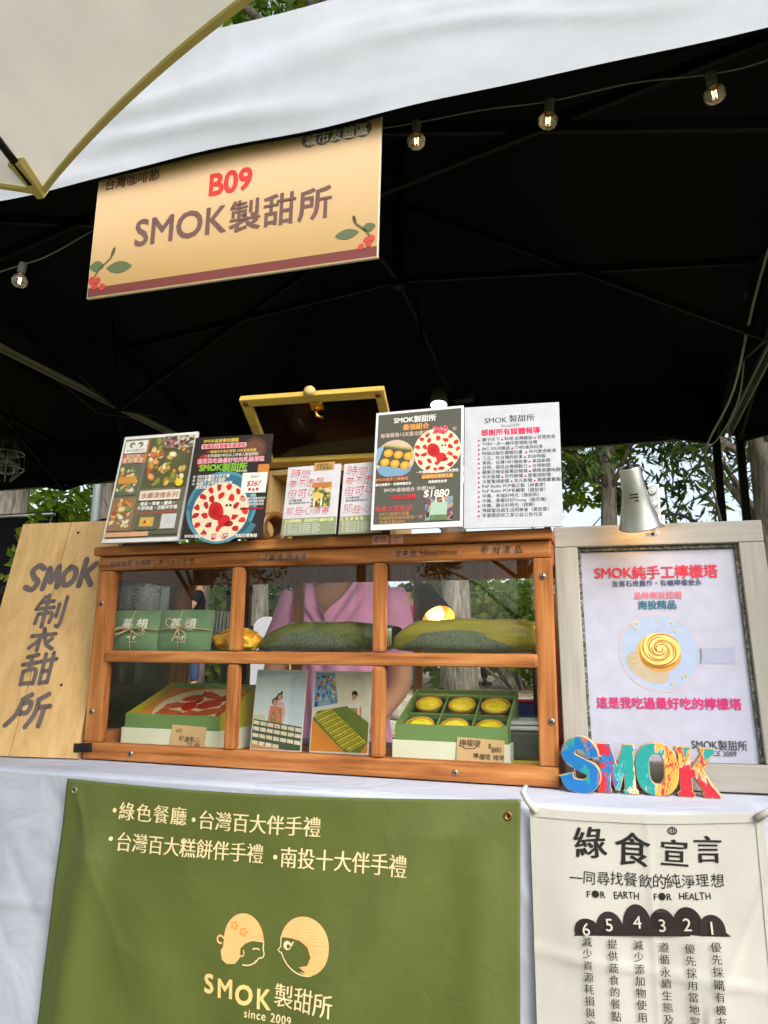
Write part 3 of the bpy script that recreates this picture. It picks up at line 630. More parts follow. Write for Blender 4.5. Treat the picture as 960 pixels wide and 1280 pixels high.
# ------------------------------------------------------------------ things inside the case
SH = 1.1515; FL = Z0 + .0145
M_pouch = cloth_mat('green_paper', (108, 142, 106), .6, 300, .3, big=.3); M_twine = cloth_mat('twine', (196, 172, 128), .9, 2000, .5)
def pouch(x0, label, seed, bow):
    w, h = .122, .084; rr = random.Random(seed); r = thing('gift_pouch', label, 'pouch', (x0, .045, SH), (-rad(7), 0, rad(2)), 'green gift pouches'); mb = MB()
    prof = lambda u, v: .019 * (math.sin(PI * min(1, max(0, u))) ** .45) * (math.sin(PI * (v * .92 + .04)) ** .4) * (1 - .25 * math.exp(-((v - .42) / .05) ** 2)) + .0012 * noise.noise(Vector((u * 6, v * 6, seed)))
    mb.grid(lambda u, v: Vector((u * w, -prof(u, v), v * h)), 30, 24); mb.grid(lambda u, v: Vector((w - u * w, .0005 + prof(1 - u, v), v * h)), 30, 24); obj('bag', mb, M_pouch, r)
    pr = Print(w, h, fn=lambda x, z, y: Vector((x, -prof(x / w, z / h) + y - .0004, z)), y0=-.0006)
    pr.text('夢 想', .52, .36, .21, (226, 232, 224), .03); 
    for sx in (.44, .55): pr.disc(sx, .70, .036, (226, 232, 224)); 
    pr.up(); pr.disc(.425, .725, .018, (92, 124, 92)); pr.disc(.565, .725, .018, (92, 124, 92)); pr.rect(.40, .79, .60, .805, (214, 222, 212)); pr.build('lettering', r)
    y = lambda u, v: -prof(u, v) - .0022; tw = MB()
    tw.tube([(u * w, y(u, .50 + .03 * math.sin(u * 3)), (.50 + .03 * math.sin(u * 3)) * h) for u in [k / 20 for k in range(21)]], .0011, 6); tw.tube([(.46 * w, y(.46, v), v * h) for v in [k / 14 for k in range(15)]], .0011, 6)
    for s in (-1, 1):
        for kk in (0, 1):
            a0 = (.5 if bow else -.15) + kk * .5; L = .034 + .006 * kk
            tw.tube([(.46 * w + s * L * math.sin(q * PI) * math.cos(a0 * (1 if s > 0 else 1.4)) + .003 * math.sin(q * 6), -.0225 - .006 * math.sin(q * PI), .51 * h + L * math.sin(q * PI) * math.sin(a0) * (1 if kk == 0 else -.7) + .007 * math.sin(q * 2 * PI)) for q in [j / 14 for j in range(15)]], .0012, 6)
    obj('twine_bow', tw, M_twine, r); return r
pouch(.010, 'green gift pouch tied with twine, at the left end of the case shelf', 1, False); pouch(.124, 'green gift pouch with an upright twine bow, second from the left end', 2, True)
# striped clear bag and golden wrapped cakes
r = thing('cellophane_bag', 'dark clear bag with pale stripes behind the second green pouch', 'bag', (.235, .09, SH)); mb = MB()
mb.grid(lambda u, v: Vector(((u - .5) * .085 * (1 - .25 * v), -.02 * math.sin(PI * u) * (1 - v * .7) - .002 * math.sin(u * 60), v * .083)), 60, 10); mb.grid(lambda u, v: Vector(((.5 - u) * .085 * (1 - .25 * v), .02 * math.sin(PI * u) * (1 - v * .7), v * .083)), 40, 10)
mst, t, b = newmat('striped_film'); tc = N(t, 'ShaderNodeTexCoord'); wv = N(t, 'ShaderNodeTexWave', Scale=42.0, Distortion=1.0); t.links.new(tc.outputs['Object'], wv.inputs['Vector']); rp = ramp(t, [(.45, (.02, .035, .02)), (.8, (.16, .2, .13))]); t.links.new(wv.outputs['Fac'], rp.inputs['Fac']); t.links.new(rp.outputs['Color'], b.inputs['Base Color']); b.inputs['Roughness'].default_value = .22
obj('bag', mb, mst, r)
M_goldwrap, t, b = newmat('gold_wrap'); tc = N(t, 'ShaderNodeTexCoord'); nz = N(t, 'ShaderNodeTexNoise', Scale=38.0, Detail=4.0, Distortion=1.5); t.links.new(tc.outputs['Object'], nz.inputs['Vector']); rp = ramp(t, [(.35, (.55, .20, .01)), (.55, (.80, .42, .02)), (.7, (.9, .62, .12))]); t.links.new(nz.outputs['Fac'], rp.inputs['Fac']); t.links.new(rp.outputs['Color'], b.inputs['Base Color']); b.inputs['Roughness'].default_value = .25
bp = N(t, 'ShaderNodeBump', Strength=.8, Distance=.006); t.links.new(nz.outputs['Fac'], bp.inputs['Height']); t.links.new(bp.outputs[0], b.inputs['Normal'])
r = thing('wrapped_cake', 'shiny golden wrapped cake between the green pouches and the green packs', 'cake', (.292, .075, SH)); mb = MB(); bb = bmesh.new(); bmesh.ops.create_icosphere(bb, subdivisions=4, radius=1)
for v in bb.verts: n_ = noise.noise(v.co * 2.3 + Vector((4, 1, 2))) * .16 + noise.noise(v.co * 6) * .07; c = v.co * (1 + n_); v.co = Vector((c.x * .052, c.y * .04, .022 + max(-.021, c.z * .026)))
mb.bm(bb, 0, True); obj('wrapper', mb, M_goldwrap, r); mb = MB(); mb.box(-.055, .055, -.043, .043, .0003, .004, .001); obj('tray', mb, ink((40, 70, 36)), r)
# long dark green vacuum packs
M_pack, t, b = newmat('dark_green_film'); tc = N(t, 'ShaderNodeTexCoord'); nz = N(t, 'ShaderNodeTexNoise', Scale=16.0, Detail=5.0, Distortion=1.0); t.links.new(tc.outputs['Object'], nz.inputs['Vector']); rp = ramp(t, [(.3, (.035, .05, .012)), (.6, (.09, .11, .022)), (.8, (.16, .16, .03))]); t.links.new(nz.outputs['Fac'], rp.inputs['Fac']); t.links.new(rp.outputs['Color'], b.inputs['Base Color']); b.inputs['Roughness'].default_value = .2; b.inputs['Specular IOR Level'].default_value = .6
bp = N(t, 'ShaderNodeBump', Strength=.9, Distance=.008); t.links.new(nz.outputs['Fac'], bp.inputs['Height']); t.links.new(bp.outputs[0], b.inputs['Normal'])
M_pack2 = cell_mat('speckled_window', 620, [(92, 104, 84), (110, 122, 104), (84, 96, 78), (62, 74, 54), (102, 112, 92), (96, 108, 90)], rough=.18)
M_pack3 = wood_mat('olive_film', 'x', (.10, .10, .012), (.22, .20, .02), (.32, .28, .035), scale=.6, rough=.25)
def pack(x0, w, h, label, seed, mat):
    r = thing('green_pack', label, 'food pack', (x0, .10, SH), group='long green packs on the shelf'); mb = MB(); D = .055
    def fn(u, v):
        a = v * 2 * PI; e = (math.sin(PI * min(1, max(0, u * .97 + .015)))) ** .13; sh = 1 - (.55 * max(0, 1 - u * 4.0) ** 1.5 if seed == 1 else .35 * max(0, 1 - u * 5) ** 1.5) + .012 * math.sin(u * 19 + seed); n_ = .0022 * noise.noise(Vector((u * 7 + seed, math.cos(a) * 1.5, math.sin(a) * 1.5)))
        c, s = math.cos(a), math.sin(a); y = D * math.copysign(abs(c) ** .6, c) * e; z = .5 * h * sh * math.copysign(abs(s) ** .45, s) * e
        return Vector((u * w, -y + n_, h * .5 + z + n_ * .6 - (1 - sh) * .5 * h + .0005))
    mb.grid(fn, 60, 40); obj('film', mb, mat, r)
    wn = MB(); wn.grid(lambda u, v: (lambda p: p + Vector((0, -.0012, -.0003)))(fn(.06 + .80 * (u * .9 + .05 * math.sin(v * 3)), (-.115 + .125 * v * (math.sin(PI * (u * .96 + .02)) ** .15)))), 40, 8); obj('clear_window', wn, M_pack2, r); return r
pack(.345, .275, .060, 'long dark green vacuum pack lying in the upper middle pane', 1, M_pack); pack(.624, .272, .064, 'long olive vacuum pack lying in the upper right pane', 5, M_pack3)
# acrylic stand behind the pouches and a clip lamp behind the right pack
r = thing('acrylic_stand', 'clear upright acrylic stand behind the first green pouch', 'stand', (.035, .13, SH), (0, 0, rad(3))); mb = MB()
for q in ((-.03, .03, -.001, .001, 0, .155), (-.03, .03, .03, .032, 0, .155), (.0302, .032, -.001, .032, 0, .155), (-.03, .03, .0011, .0299, .0005, .003)): mb.box(*q)
obj('panel', mb, M_acrylic, r)
r = thing('clip_lamp', 'black clip lamp with a golden reflector and lit bulb behind the olive pack', 'lamp', (.665, .20, SH)); mb = MB(); ax = Vector((.035, -.05, -.045)).normalized(); Mx = Matrix.Translation((.0, .018, .085)) @ ax.to_track_quat('Z', 'Y').to_matrix().to_4x4()
mb.lathe([(.016, -.085), (.024, -.075), (.030, -.02), (.036, .03), (.035, .03), (.028, -.02), (.005, -.04)], 28, Mx, caps=False); obj('shade', mb, M_black, r)
mb = MB(); mb.lathe([(.0345, .029), (.027, -.018), (.004, -.036)], 28, Mx, caps=False); obj('reflector', mb, ink((232, 182, 92), .3, .5, metal=.6), r)
mb = MB(); mb.lathe([(.001, -.03), (.012, -.02), (.019, 0), (.019, .012), (.001, .024)], 20, Mx); obj('bulb', mb, emit_mat('lamp_glow', (1, .72, .28), .8), r)
ld = bpy.data.lights.new('clip_lamp_light', 'POINT'); ld.energy = .3; ld.color = (1, .72, .36); ld.shadow_soft_size = .02; lo = bpy.data.objects.new('clip_lamp_light', ld); COL.objects.link(lo); lo.location = Vector((.665, .20, SH)) + Mx @ Vector((0, 0, .034))
mb = MB(); mb.tube([(0, .03, .0), (.0, .034, .06), (0, .022, .09)], .004, 8); mb.box(-.02, .02, .01, .05, 0, .012, .003); obj('stem', mb, M_black, r)
# open gift boxes with price cards
M_boxgreen = cloth_mat('green_card', (112, 146, 86), .6, 400, .15); M_boxcream = cloth_mat('sage_card', (226, 232, 208), .65, 400, .15); M_boxolive = cloth_mat('olive_card', (176, 170, 44), .6, 400, .15); M_kraft = cloth_mat('kraft_card', (210, 178, 130), .8, 400, .3)
def gift_box(label, loc, w, d, inner, lines, cw, cu, seed):
    r = thing('gift_box', label, 'gift box', loc, group='open gift boxes in the case'); hb = .042
    mb = MB(); tt = .003
    for q in ((0, w, 0, tt, 0, hb), (0, w, d - tt, d, 0, hb), (0, tt, tt + .0002, d - tt - .0002, 0, hb), (w - tt, w, tt + .0002, d - tt - .0002, 0, hb), (tt, w - tt, tt, d - tt, .0002, .003)): mb.box(*q, .0008)
    obj('base', mb, M_boxcream, r)
    tr = obj('tray', (lambda m_: ([m_.box(*q, .0008) for q in ((.004, w - .004, .004, .008, hb - .01, .070), (.004, w - .004, d - .008, d - .004, hb - .01, .125))], m_)[1])(MB()), M_boxgreen, r)
    # side walls rise to the back
    sm = MB()
    for x in (.004, w - .008):
        vs = [(x + a, y, z) for a in (0, .004) for y, z in ((.0082, hb - .01), (d - .0082, hb - .01), (d - .0082, .125), (.0082, .070))]
        sm.add(vs, [(0, 3, 2, 1), (4, 5, 6, 7), (0, 1, 5, 4), (1, 2, 6, 5), (2, 3, 7, 6), (3, 0, 4, 7)])
    obj('tray_side', sm, M_boxgreen if inner != 'cake' else M_boxolive, r)
    f0, f1 = (.036, .105) if inner == 'tarts' else (.048, .116); ang = math.atan2(f1 - f0, d - .016); sl = (d - .016) / math.cos(ang)
    fl = thing_part = MB(); fl.box(.0085, w - .0085, 0, sl - .001, -.003, 0); Mx = Matrix.Translation((0, .0083, f0)) @ Matrix.Rotation(ang, 4, 'X')
    fl.v = [tuple(Mx @ Vector(v)) for v in fl.v]; fo = obj('tray_floor', fl, M_boxgreen if inner != 'cake' else ink((222, 150, 66)), r)
    if inner == 'tarts':
        dv = MB()
        for x in (.008 + (w - .016) / 3, .008 + 2 * (w - .016) / 3): dv.box(x - .0015, x + .0015, .001, sl - .003, .0005, .014)
        dv.box(.009, w - .009, sl * .5 - .0015, sl * .5 + .0015, .0006, .0145); dv.box(.009, w - .009, sl - .012, sl - .003, .0004, .0142); dv.v = [tuple(Mx @ Vector(v)) for v in dv.v]; obj('divider', dv, M_boxgreen, r)
        cupm = glass_mat('clear_cup', (.72, .78, .70), 1.3); crust = ink((206, 160, 66)); curd = ink((228, 218, 44), .4, .35, gain=1)
        for j in range(2):
            for i in range(3):
                cx = .008 + (w - .016) * (i + .5) / 3; cy = sl * (.25 + .47 * j) + (0.003 if j else 0); Mt = Mx @ Matrix.Translation((cx, cy, .001)); rr = random.Random(i * 7 + j)
                cp = MB(); cp.box(-.0295, .0295, -.0295, .0295, .0005, .011, .004, 0, Mt); c = obj('tart_cup', cp, cupm, r)
                tm = MB(); k_ = rr.uniform(.97, 1.04); tm.lathe([(.021, .001), (.0272 * k_, .012), (.0262 * k_, .0148), (.0248, .0128)], 28, Mt, 0, caps=False); tm.lathe([(.0248, .0128), (.0252, .0130), (.016, .0140), (.0001, .0141 + rr.uniform(0, .001))], 28, Mt, 1, caps=False)
                tm.tube([Mt @ Vector((.0031 * q * math.cos(q * 1.9 + i * 1.3 + j), .0031 * q * math.sin(q * 1.9 + i * 1.3 + j), .0146 + .0006 * math.sin(q * 5 + i))) for q in [k * .25 for k in range(1, 27)]], .0008, 5, 1); obj('lemon_tart', tm, [crust, curd], r)
    else:
        W2, H2 = w - .017, sl - .004; pr = Print(W2, H2, fn=lambda x, z, y: Mx @ Vector((.0085 + x, .001 + z, .0006 - y)), y0=-.0002)
        pr.rect(0, 0, 1, 1, (246, 160, 66)).up()
        for k in range(26): pr.rect(k / 26, 0, k / 26 + .007, 1, (170, 88, 26))
        pr.up(); pr.disc(.56, .52, .47, (250, 232, 190), .40); pr.up(); rr = random.Random(8)
        for (u, v, a, ru, rv) in ((.40, .30, .3, .09, .05), (.58, .22, -.5, .12, .045), (.76, .28, .9, .1, .05), (.88, .45, 1.2, .09, .05), (.3, .5, .1, .1, .05), (.46, .52, .6, .06, .08), (.66, .45, .4, .10, .07), (.34, .72, -.2, .13, .06), (.56, .74, .2, .09, .07), (.74, .66, .5, .11, .06), (.9, .65, 1.2, .06, .04), (.22, .62, .2, .04, .03), (.5, .38, 1.2, .05, .03)):
            pr.disc(u, v, ru * 1.3, rr.choice(((226, 62, 34), (214, 96, 44), (236, 84, 46), (200, 54, 30))), rv * 1.3, 18, .16, int(u * 90), a)
        pr.up(); pr.disc(.62, .5, .02, (120, 96, 96)); pr.build('cake_print', r)
    bc = thing('price_card', label and ('kraft price card leaning on the box of ' + ('yellow tarts' if inner == 'tarts' else 'red patterned cake')), 'price card', (loc[0] + cu, loc[1] - .006, loc[2]), (-rad(6), rad(2), 0), 'kraft price cards in the case')
    cm = MB(); cm.box(0, cw, 0, .0012, 0, .052); obj('card', cm, M_kraft, bc); pr = Print(cw, .052)
    for (tx, u, v, em) in lines: pr.text(tx, u, v, em, (62, 44, 34), .015, anchor='l', jit=.25, seed=seed)
    if inner == 'tarts': pr.line([(.04, .26), (.2, .36), (.38, .33), (.5, .10)], .018, (62, 44, 34))
    pr.build('handwriting', bc); return r
gift_box('open green and sage gift box holding six yellow lemon tarts', (.625, .055, FL), .212, .165, 'tarts', [('檸檬塔', .05, .17, .15), ('$', .66, .20, .14), ('880', .73, .32, .14), ('檸檬塔 檸樂', .35, .56, .125), ('・三盒800', .20, .82, .11), ('780', .74, .80, .14)], .083, .118, 3)
gift_box('open green and sage gift box with a red leaf patterned cake', (.046, .055, FL), .225, .17, 'cake', [('6吋', .13, .20, .13), ('好運果心', .25, .48, .15), ('NT 680', .52, .66, .11), ('限冷藏 350', .22, .84, .10)], .078, .118, 5)
# grey food tub at the right end
r = thing('food_tub', 'grey lidded food tub at the right end of the case floor', 'tub', (.858, .15, FL), (0, 0, rad(8))); mb = MB(); mb.box(-.042, .042, -.05, .05, .012, .062, .006); obj('tub', mb, ink((70, 80, 70), .35), r)
mb = MB(); mb.box(-.046, .046, -.054, .054, .0625, .070, .003); mb.box(-.036, .036, -.044, .044, .0702, .078, .006); obj('lid', mb, ink((190, 196, 192), .2, .6), r); mb = MB(); mb.box(-.048, .048, -.056, .056, 0, .0115, .002); obj('base', mb, ink((196, 176, 40)), r)
# two photographs standing at the back of the lower middle pane
def photo(label, bx, by, w, h, yaw, lean, kind):
    r = board('photograph', label, 'photograph', bx, by, FL + .001, yaw, lean, 0, 'photographs in the case'); mb = MB(); mb.box(0, w, 0, .002, 0, h); obj('print', mb, ink((236, 238, 232)), r); pr = Print(w, h)
    skin, hair, apron = (206, 150, 112), (44, 34, 30), (160, 132, 76)
    if kind == 1:
        pr.rect(.02, .02, .98, .98, (214, 232, 238)); pr.up(); pr.poly([(.02, .02), (.02, .10), (.98, .03), (.98, .02)], (182, 214, 226)); pr.rect(.7, .05, .98, .72, (198, 222, 232)); pr.poly([(.02, .56), (.02, .66), (.3, .66), (.22, .57)], (206, 214, 180)); pr.up()
        def lady(u, v, s, shirt): pr.disc(u, v, .052 * s, hair, .058 * s); pr.disc(u + .03 * s, v - .045 * s, .022 * s, hair); pr.poly([(u - .11 * s, v + .30 * s), (u - .07 * s, v + .05 * s), (u + .07 * s, v + .05 * s), (u + .12 * s, v + .16 * s), (u + .09 * s, v + .30 * s)], shirt); pr.up(); pr.disc(u + .005, v + .008, .038 * s, skin, .046 * s); pr.poly([(u - .06 * s, v + .32 * s), (u - .05 * s, v + .12 * s), (u + .05 * s, v + .12 * s), (u + .07 * s, v + .32 * s)], apron); pr.up()
        lady(.50, .34, 1.15, (222, 176, 178)); lady(.41, .40, 1.1, (216, 136, 96)); pr.line([(.32, .52), (.42, .60), (.50, .50)], .035, skin)
        pr.poly([(.02, .62), (.02, .98), (.98, .98), (.98, .70)], (70, 92, 72)).up(); rr = random.Random(4)
        for j in range(5):
            for i in range(7):
                t0 = .635 + .068 * j * (1 + .06 * j); u0 = .03 + i * .138 - .0; dv = .085 * (u0) ; w0 = .118
                if t0 + dv + .05 > .97: continue
                pr.poly([(u0, t0 + dv), (u0, t0 + dv + .046), (u0 + w0, t0 + dv + .056), (u0 + w0, t0 + dv + .010)], rr.choice(((232, 228, 206), (222, 222, 196), (226, 214, 180))))
        pr.up()
        for k in range(60): u = rr.uniform(.04, .96); v = rr.uniform(.66, .96) ; pr.disc(u, max(v, .66 + .09 * u), .012, rr.choice(((70, 80, 60), (120, 124, 96))), .007, 6)
        pr.up(); pr.poly([(.02, .925), (.02, .98), (.75, .98)], (206, 154, 104))
    else:
        pr.rect(.02, .02, .98, .98, (226, 228, 208)); pr.up(); pr.poly([(.02, .02), (.02, .46), (.44, .40), (.36, .02)], (120, 178, 220)); pr.rect(.36, .02, .98, .5, (232, 230, 208)); pr.up(); rr = random.Random(9)
        for k in range(46): pr.rect(u := rr.uniform(.04, .36), v := rr.uniform(.05, .40), u + rr.uniform(.02, .07), v + rr.uniform(.02, .06), rr.choice(((60, 104, 160), (232, 230, 220), (196, 120, 96), (44, 64, 96), (236, 200, 120), (110, 150, 110))))
        pr.up(); u, v = .72, .32; pr.disc(u, v - .035, .05, hair, .06); pr.poly([(u - .10, v + .26), (u - .08, v + .07), (u + .08, v + .07), (u + .12, v + .28)], (238, 236, 228)); pr.up(); pr.disc(u - .005, v, .036, skin, .046); pr.poly([(u - .08, v + .28), (u - .06, v + .13), (u + .06, v + .13), (u + .08, v + .30)], (176, 146, 82)); pr.line([(u + .11, v + .12), (u + .12, v + .27)], .035, skin); pr.up()
        pr.poly([(.02, .62), (.02, .98), (.98, .98), (.98, .66), (.62, .44), (.16, .50)], (222, 142, 46)).up(); pr.poly([(.02, .60), (.60, .98), (.86, .98), (.98, .86), (.98, .62), (.60, .43), (.10, .50)], (108, 128, 44)).up()
        for j in range(9):
            for i in range(9):
                a, c = i / 9, j / 9; q = lambda a, c: (.04 + .56 * a * 1.0 + .0 + (.92 - .04 - .56) * c * 1.0 * (.9 + .1 * a) + .06 * a, .56 - .10 * c + .44 * a - .10 * a * c + .06 * c * a)
                p4 = [q(a, c), q(a + .085, c), q(a + .085, c + .085), q(a, c + .085)]
                if all(.02 < x < .98 and .02 < y < .98 for x, y in p4): pr.poly(p4, rr.choice(((222, 206, 40), (206, 196, 44), (232, 216, 70))))
        pr.up()
        for k in range(9):
            a = (k + .5) / 9; q1, q2 = q(a, 0), q(a, .95)
            if q2[1] < .98 and q1[1] < .98: pr.line([q1, q2], .014, (92, 116, 40))
    pr.build('picture', r); return r
photo('photograph of two women in aprons behind trays of boxes', .303, .125, .112, .160, 1.1, 7.4, 1); photo('photograph of one woman beside a long table of yellow tarts', .428, .137, .123, .159, 1.7, 7.3, 2)
# ------------------------------------------------------------------ sign hanging under the valance
SGX, SGZ = .020, 1.859
r = board('stall_sign', 'orange hanging board reading B09 under the white valance', 'sign', SGX, -.130, SGZ, 0, -.8, -1.2)
w, h = .628, .325; mb = MB(); mb.box(0, w, 0, .006, 0, h, .0008)
obj('panel', mb, ink((222, 214, 196)), r)
m_or, t, b = newmat('orange_print_lit_top'); tc = N(t, 'ShaderNodeTexCoord'); sp_ = N(t, 'ShaderNodeSeparateXYZ'); t.links.new(tc.outputs['Object'], sp_.inputs[0])
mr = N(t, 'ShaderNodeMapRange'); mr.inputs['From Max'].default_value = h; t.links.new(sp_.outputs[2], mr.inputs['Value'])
rp = ramp(t, [(0.1, tuple(x * .60 for x in s2l((230, 190, 124)))), (0.9, tuple(x * .84 for x in s2l((246, 210, 166))))]); t.links.new(mr.outputs[0], rp.inputs['Fac']); t.links.new(rp.outputs['Color'], b.inputs['Base Color']); b.inputs['Roughness'].default_value = .4  # orange grows paler upwards: light on the sign's top put into its colour
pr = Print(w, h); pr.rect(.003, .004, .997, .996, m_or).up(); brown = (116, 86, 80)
pr.rect(.003, .93, .997, .99, (124, 66, 62)); pr.build('artwork', r)
pr = Print(w, h, y0=-.0009); G1 = (98, 112, 78)
pr.text('台灣咖啡節', .135, .215, .043, brown, .03, rise=-.02)
for i in range(5): pr.disc(.772 + .043 * i, .185, .027, (126, 98, 96))
pr.rect(.765, .145, .95, .225, (126, 98, 96)); pr.text('B09', .505, .36, .105, (214, 62, 58), .035, width=.158, rise=.0)
pr.text('SMOK', .333, .60, .130, brown, .022, width=.338); pr.text('製甜所', .682, .60, .112, brown, .028, width=.345)
def sprig(u, v, s, f):
    pr.line([(u, v), (u + .03 * f * s, v - .10 * s), (u + .075 * f * s, v - .17 * s), (u + .085 * f * s, v - .24 * s)], .007, (112, 104, 70))
    def leaf(p, q, wd):
        d = Vector((q[0] - p[0], (q[1] - p[1]) * h / w)); n_ = Vector((-d.y, d.x)).normalized() * wd * s; pts = []
        for k in range(9): t_ = k / 8; c = Vector((p[0], p[1] * h / w)) + d * t_ + n_ * math.sin(PI * t_) ** .8; pts.append((c.x, c.y * w / h))
        for k in range(7, 0, -1): t_ = k / 8; c = Vector((p[0], p[1] * h / w)) + d * t_ - n_ * math.sin(PI * t_) ** .8; pts.append((c.x, c.y * w / h))
        pr.poly(pts, G1)
    leaf((u + .06 * f * s, v - .10 * s), (u + .165 * f * s, v - .09 * s), .022); leaf((u + .05 * f * s, v - .12 * s), (u - .01 * f * s, v - .13 * s), .02); leaf((u + .075 * f * s, v - .17 * s), (u + .09 * f * s, v - .25 * s), .007); pr.up()
    for (a, b_) in ((.004, -.03), (.028, -.02), (.05, .03), (.018, .015)): pr.disc(u + a * f * s, v + b_ * s, .013 * s, (206, 74, 66))
    pr.up()
sprig(.01, .905, .95, 1); sprig(.985, .90, .72, -1)
pr.up(); pr.text('城市友誼區', .858, .185, .043, (236, 226, 214), .03, width=.205); pr.build('lettering', r)
hg = MB()
for x in (.08, .57): hg.tube([(x, .003, h - .004), (x + .002, .01, h + .17)], .0012, 6)
obj('hanging_wire', hg, M_steel, r)

# ------------------------------------------------------------------ string lights
sl = thing('string_lights', 'grey cord of small clear bulbs strung along under the valance', 'string lights', (.45, .0, 2.1))
pts = [Vector((-.80, -.02, 2.12)), Vector((-.55, -.02, 2.03)), Vector((-.272, -.02, 2.046)), Vector((-.18, -.02, 2.063)), Vector((-.04, -.02, 2.11)), Vector((.25, -.02, 2.17)), Vector((.5, -.02, 2.205)), Vector((.69, -.02, 2.198)), Vector((.82, -.02, 2.195)), Vector((.952, -.02, 2.182)), Vector((1.1, -.02, 2.183)), Vector((1.23, -.02, 2.167)), Vector((1.33, -.02, 2.172)), Vector((1.51, -.02, 2.22))]
def smooth(P, n=6):
    out = []
    for i in range(len(P) - 1):
        p0, p1, p2, p3 = P[max(i - 1, 0)], P[i], P[i + 1], P[min(i + 2, len(P) - 1)]
        for k in range(n): t_ = k / n; out.append(.5 * ((2 * p1) + (p2 - p0) * t_ + (2 * p0 - 5 * p1 + 4 * p2 - p3) * t_ ** 2 + (3 * p1 - p0 - 3 * p2 + p3) * t_ ** 3))
    return out + [P[-1]]
mb = MB(); mb.tube(smooth(pts), .0016, 6); obj('cord', mb, ink((120, 122, 124)), sl, world=True)
M_bulb = glass_mat('bulb_glass', (.95, .95, .93), 3.2, dirt_haze=.7); M_fil = emit_mat('filament', (1, .66, .26), 9)  # pale haze mixed into the globes paints the bright look of clear glass
for k, (x, z) in enumerate(((-.272, 2.046), (.69, 2.198), (.952, 2.182), (1.23, 2.166))):
    ang = (.1, 0, .12, -.1)[k]; Mx = Matrix.Translation((x, -.02, z)) @ Matrix.Rotation(ang, 4, 'Y') @ Matrix.Diagonal((.98, .98, .70, 1))
    mb = MB(); mb.lathe([(.0085, .006), (.0095, -.002), (.0092, -.026), (.0085, -.032)], 16, Mx); so = obj('bulb', mb, ink((120, 120, 126)), sl, world=True)
    g_ = MB(); g_.lathe([(.008, -.032), (.0095, -.038), (.0165, -.048), (.0195, -.06), (.0165, -.073), (.009, -.080), (.0001, -.082)], 24, Mx, caps=False); obj('bulb_glass', g_, M_bulb, so, world=True)
    c_ = MB(); c_.lathe([(.0078, -.0322), (.0088, -.040)], 14, Mx, caps=False); obj('screw_cap', c_, M_brass, so, world=True)
    f_ = MB(); f_.tube([Mx @ Vector((-.003, 0, -.050)), Mx @ Vector((-.002, 0, -.066))], .0012, 6); f_.tube([Mx @ Vector((.003, 0, -.050)), Mx @ Vector((.002, 0, -.066))], .0012, 6); obj('filament', f_, M_fil, so, world=True)

# ------------------------------------------------------------------ boards standing on the case
ZC = Z1 + .0187
M_food = cell_mat('food_print', 260, [(222, 170, 80), (232, 196, 110), (206, 120, 74), (226, 180, 96), (240, 216, 160), (214, 140, 92), (120, 120, 66), (232, 160, 66)]); M_food2 = cell_mat('food_print_red', 240, [(206, 120, 70), (226, 180, 110), (120, 150, 70), (214, 84, 50), (230, 210, 170), (160, 120, 80)])
M_food3 = cell_mat('street_print', 230, [(110, 140, 90), (90, 110, 80), (200, 150, 70), (60, 70, 60), (226, 190, 110), (150, 110, 70)]); M_crowd = cell_mat('crowd_print', 160, [(120, 112, 100), (190, 176, 150), (70, 66, 64), (160, 96, 90), (210, 200, 186)])
def sheet(nm, label, cat, bx, by, yaw, lean, roll, w, h, mat, th=.004, group='printed boards standing on the case'):
    r = board(nm, label, cat, bx, by, ZC + .0004, yaw, lean, roll, group); mb = MB(); mb.box(0, w, 0, th, 0, h, .0006); obj('board', mb, mat, r); return r
def food(pr, u0, v0, u1, v1, n, cols, r_, seed, back):
    rr = random.Random(seed); pr.rect(u0, v0, u1, v1, back).up()
    for k in range(n):
        a = r_ * rr.uniform(.6, 1.4); m_ = a * pr.w / pr.h; cu, cv = rr.uniform(u0 + a, u1 - a), rr.uniform(v0 + m_, v1 - m_); c = rr.choice(cols); ro = rr.uniform(0, 3)
        pr.disc(cu, cv, a, tuple(int(x * .72) for x in c), a * rr.uniform(.5, .8), 12, .12, seed + k, ro); pr.layer += .12; pr.disc(cu - a * .08, cv - m_ * .12, a * .78, c, a * .5, 10, .15, seed + k + 50, ro); pr.layer += .12
    return pr
# leftmost menu
w, h = .174, .240; r = sheet('menu_board', 'leftmost menu board with white edges, food photos and a terracotta title block', 'menu board', .045, -.052, 2.4, 11.2, -.1, w, h, ink((232, 234, 236), .25, .5), .006); pr = Print(w, h)
pr.rect(.03, .03, .97, .965, (118, 116, 98)).up()
pr.rect(.035, .05, .37, .19, (196, 130, 90)); pr.rect(.035, .185, .37, .27, (196, 128, 88)); food(pr, .37, .03, .97, .52, 62, [(222, 160, 70), (236, 206, 130), (214, 120, 74), (226, 180, 96), (244, 226, 176), (196, 96, 60), (150, 150, 70), (236, 170, 110)], .045, 3, (92, 94, 62)); pr.rect(.56, .03, .97, .15, M_crowd); food(pr, .035, .29, .33, .575, 26, [(214, 160, 80), (236, 206, 120), (120, 150, 100), (226, 216, 190), (180, 90, 60)], .04, 5, (98, 112, 90)); food(pr, .035, .60, .36, .90, 30, [(226, 160, 100), (240, 206, 150), (206, 70, 44), (130, 160, 80), (236, 226, 200), (226, 130, 60)], .042, 7, (150, 120, 90)); pr.rect(.42, .76, .70, .90, (104, 104, 80)); pr.rect(.035, .915, .6, .955, (222, 170, 132)); pr.rect(.62, .915, .96, .945, (92, 98, 80)); pr.up()
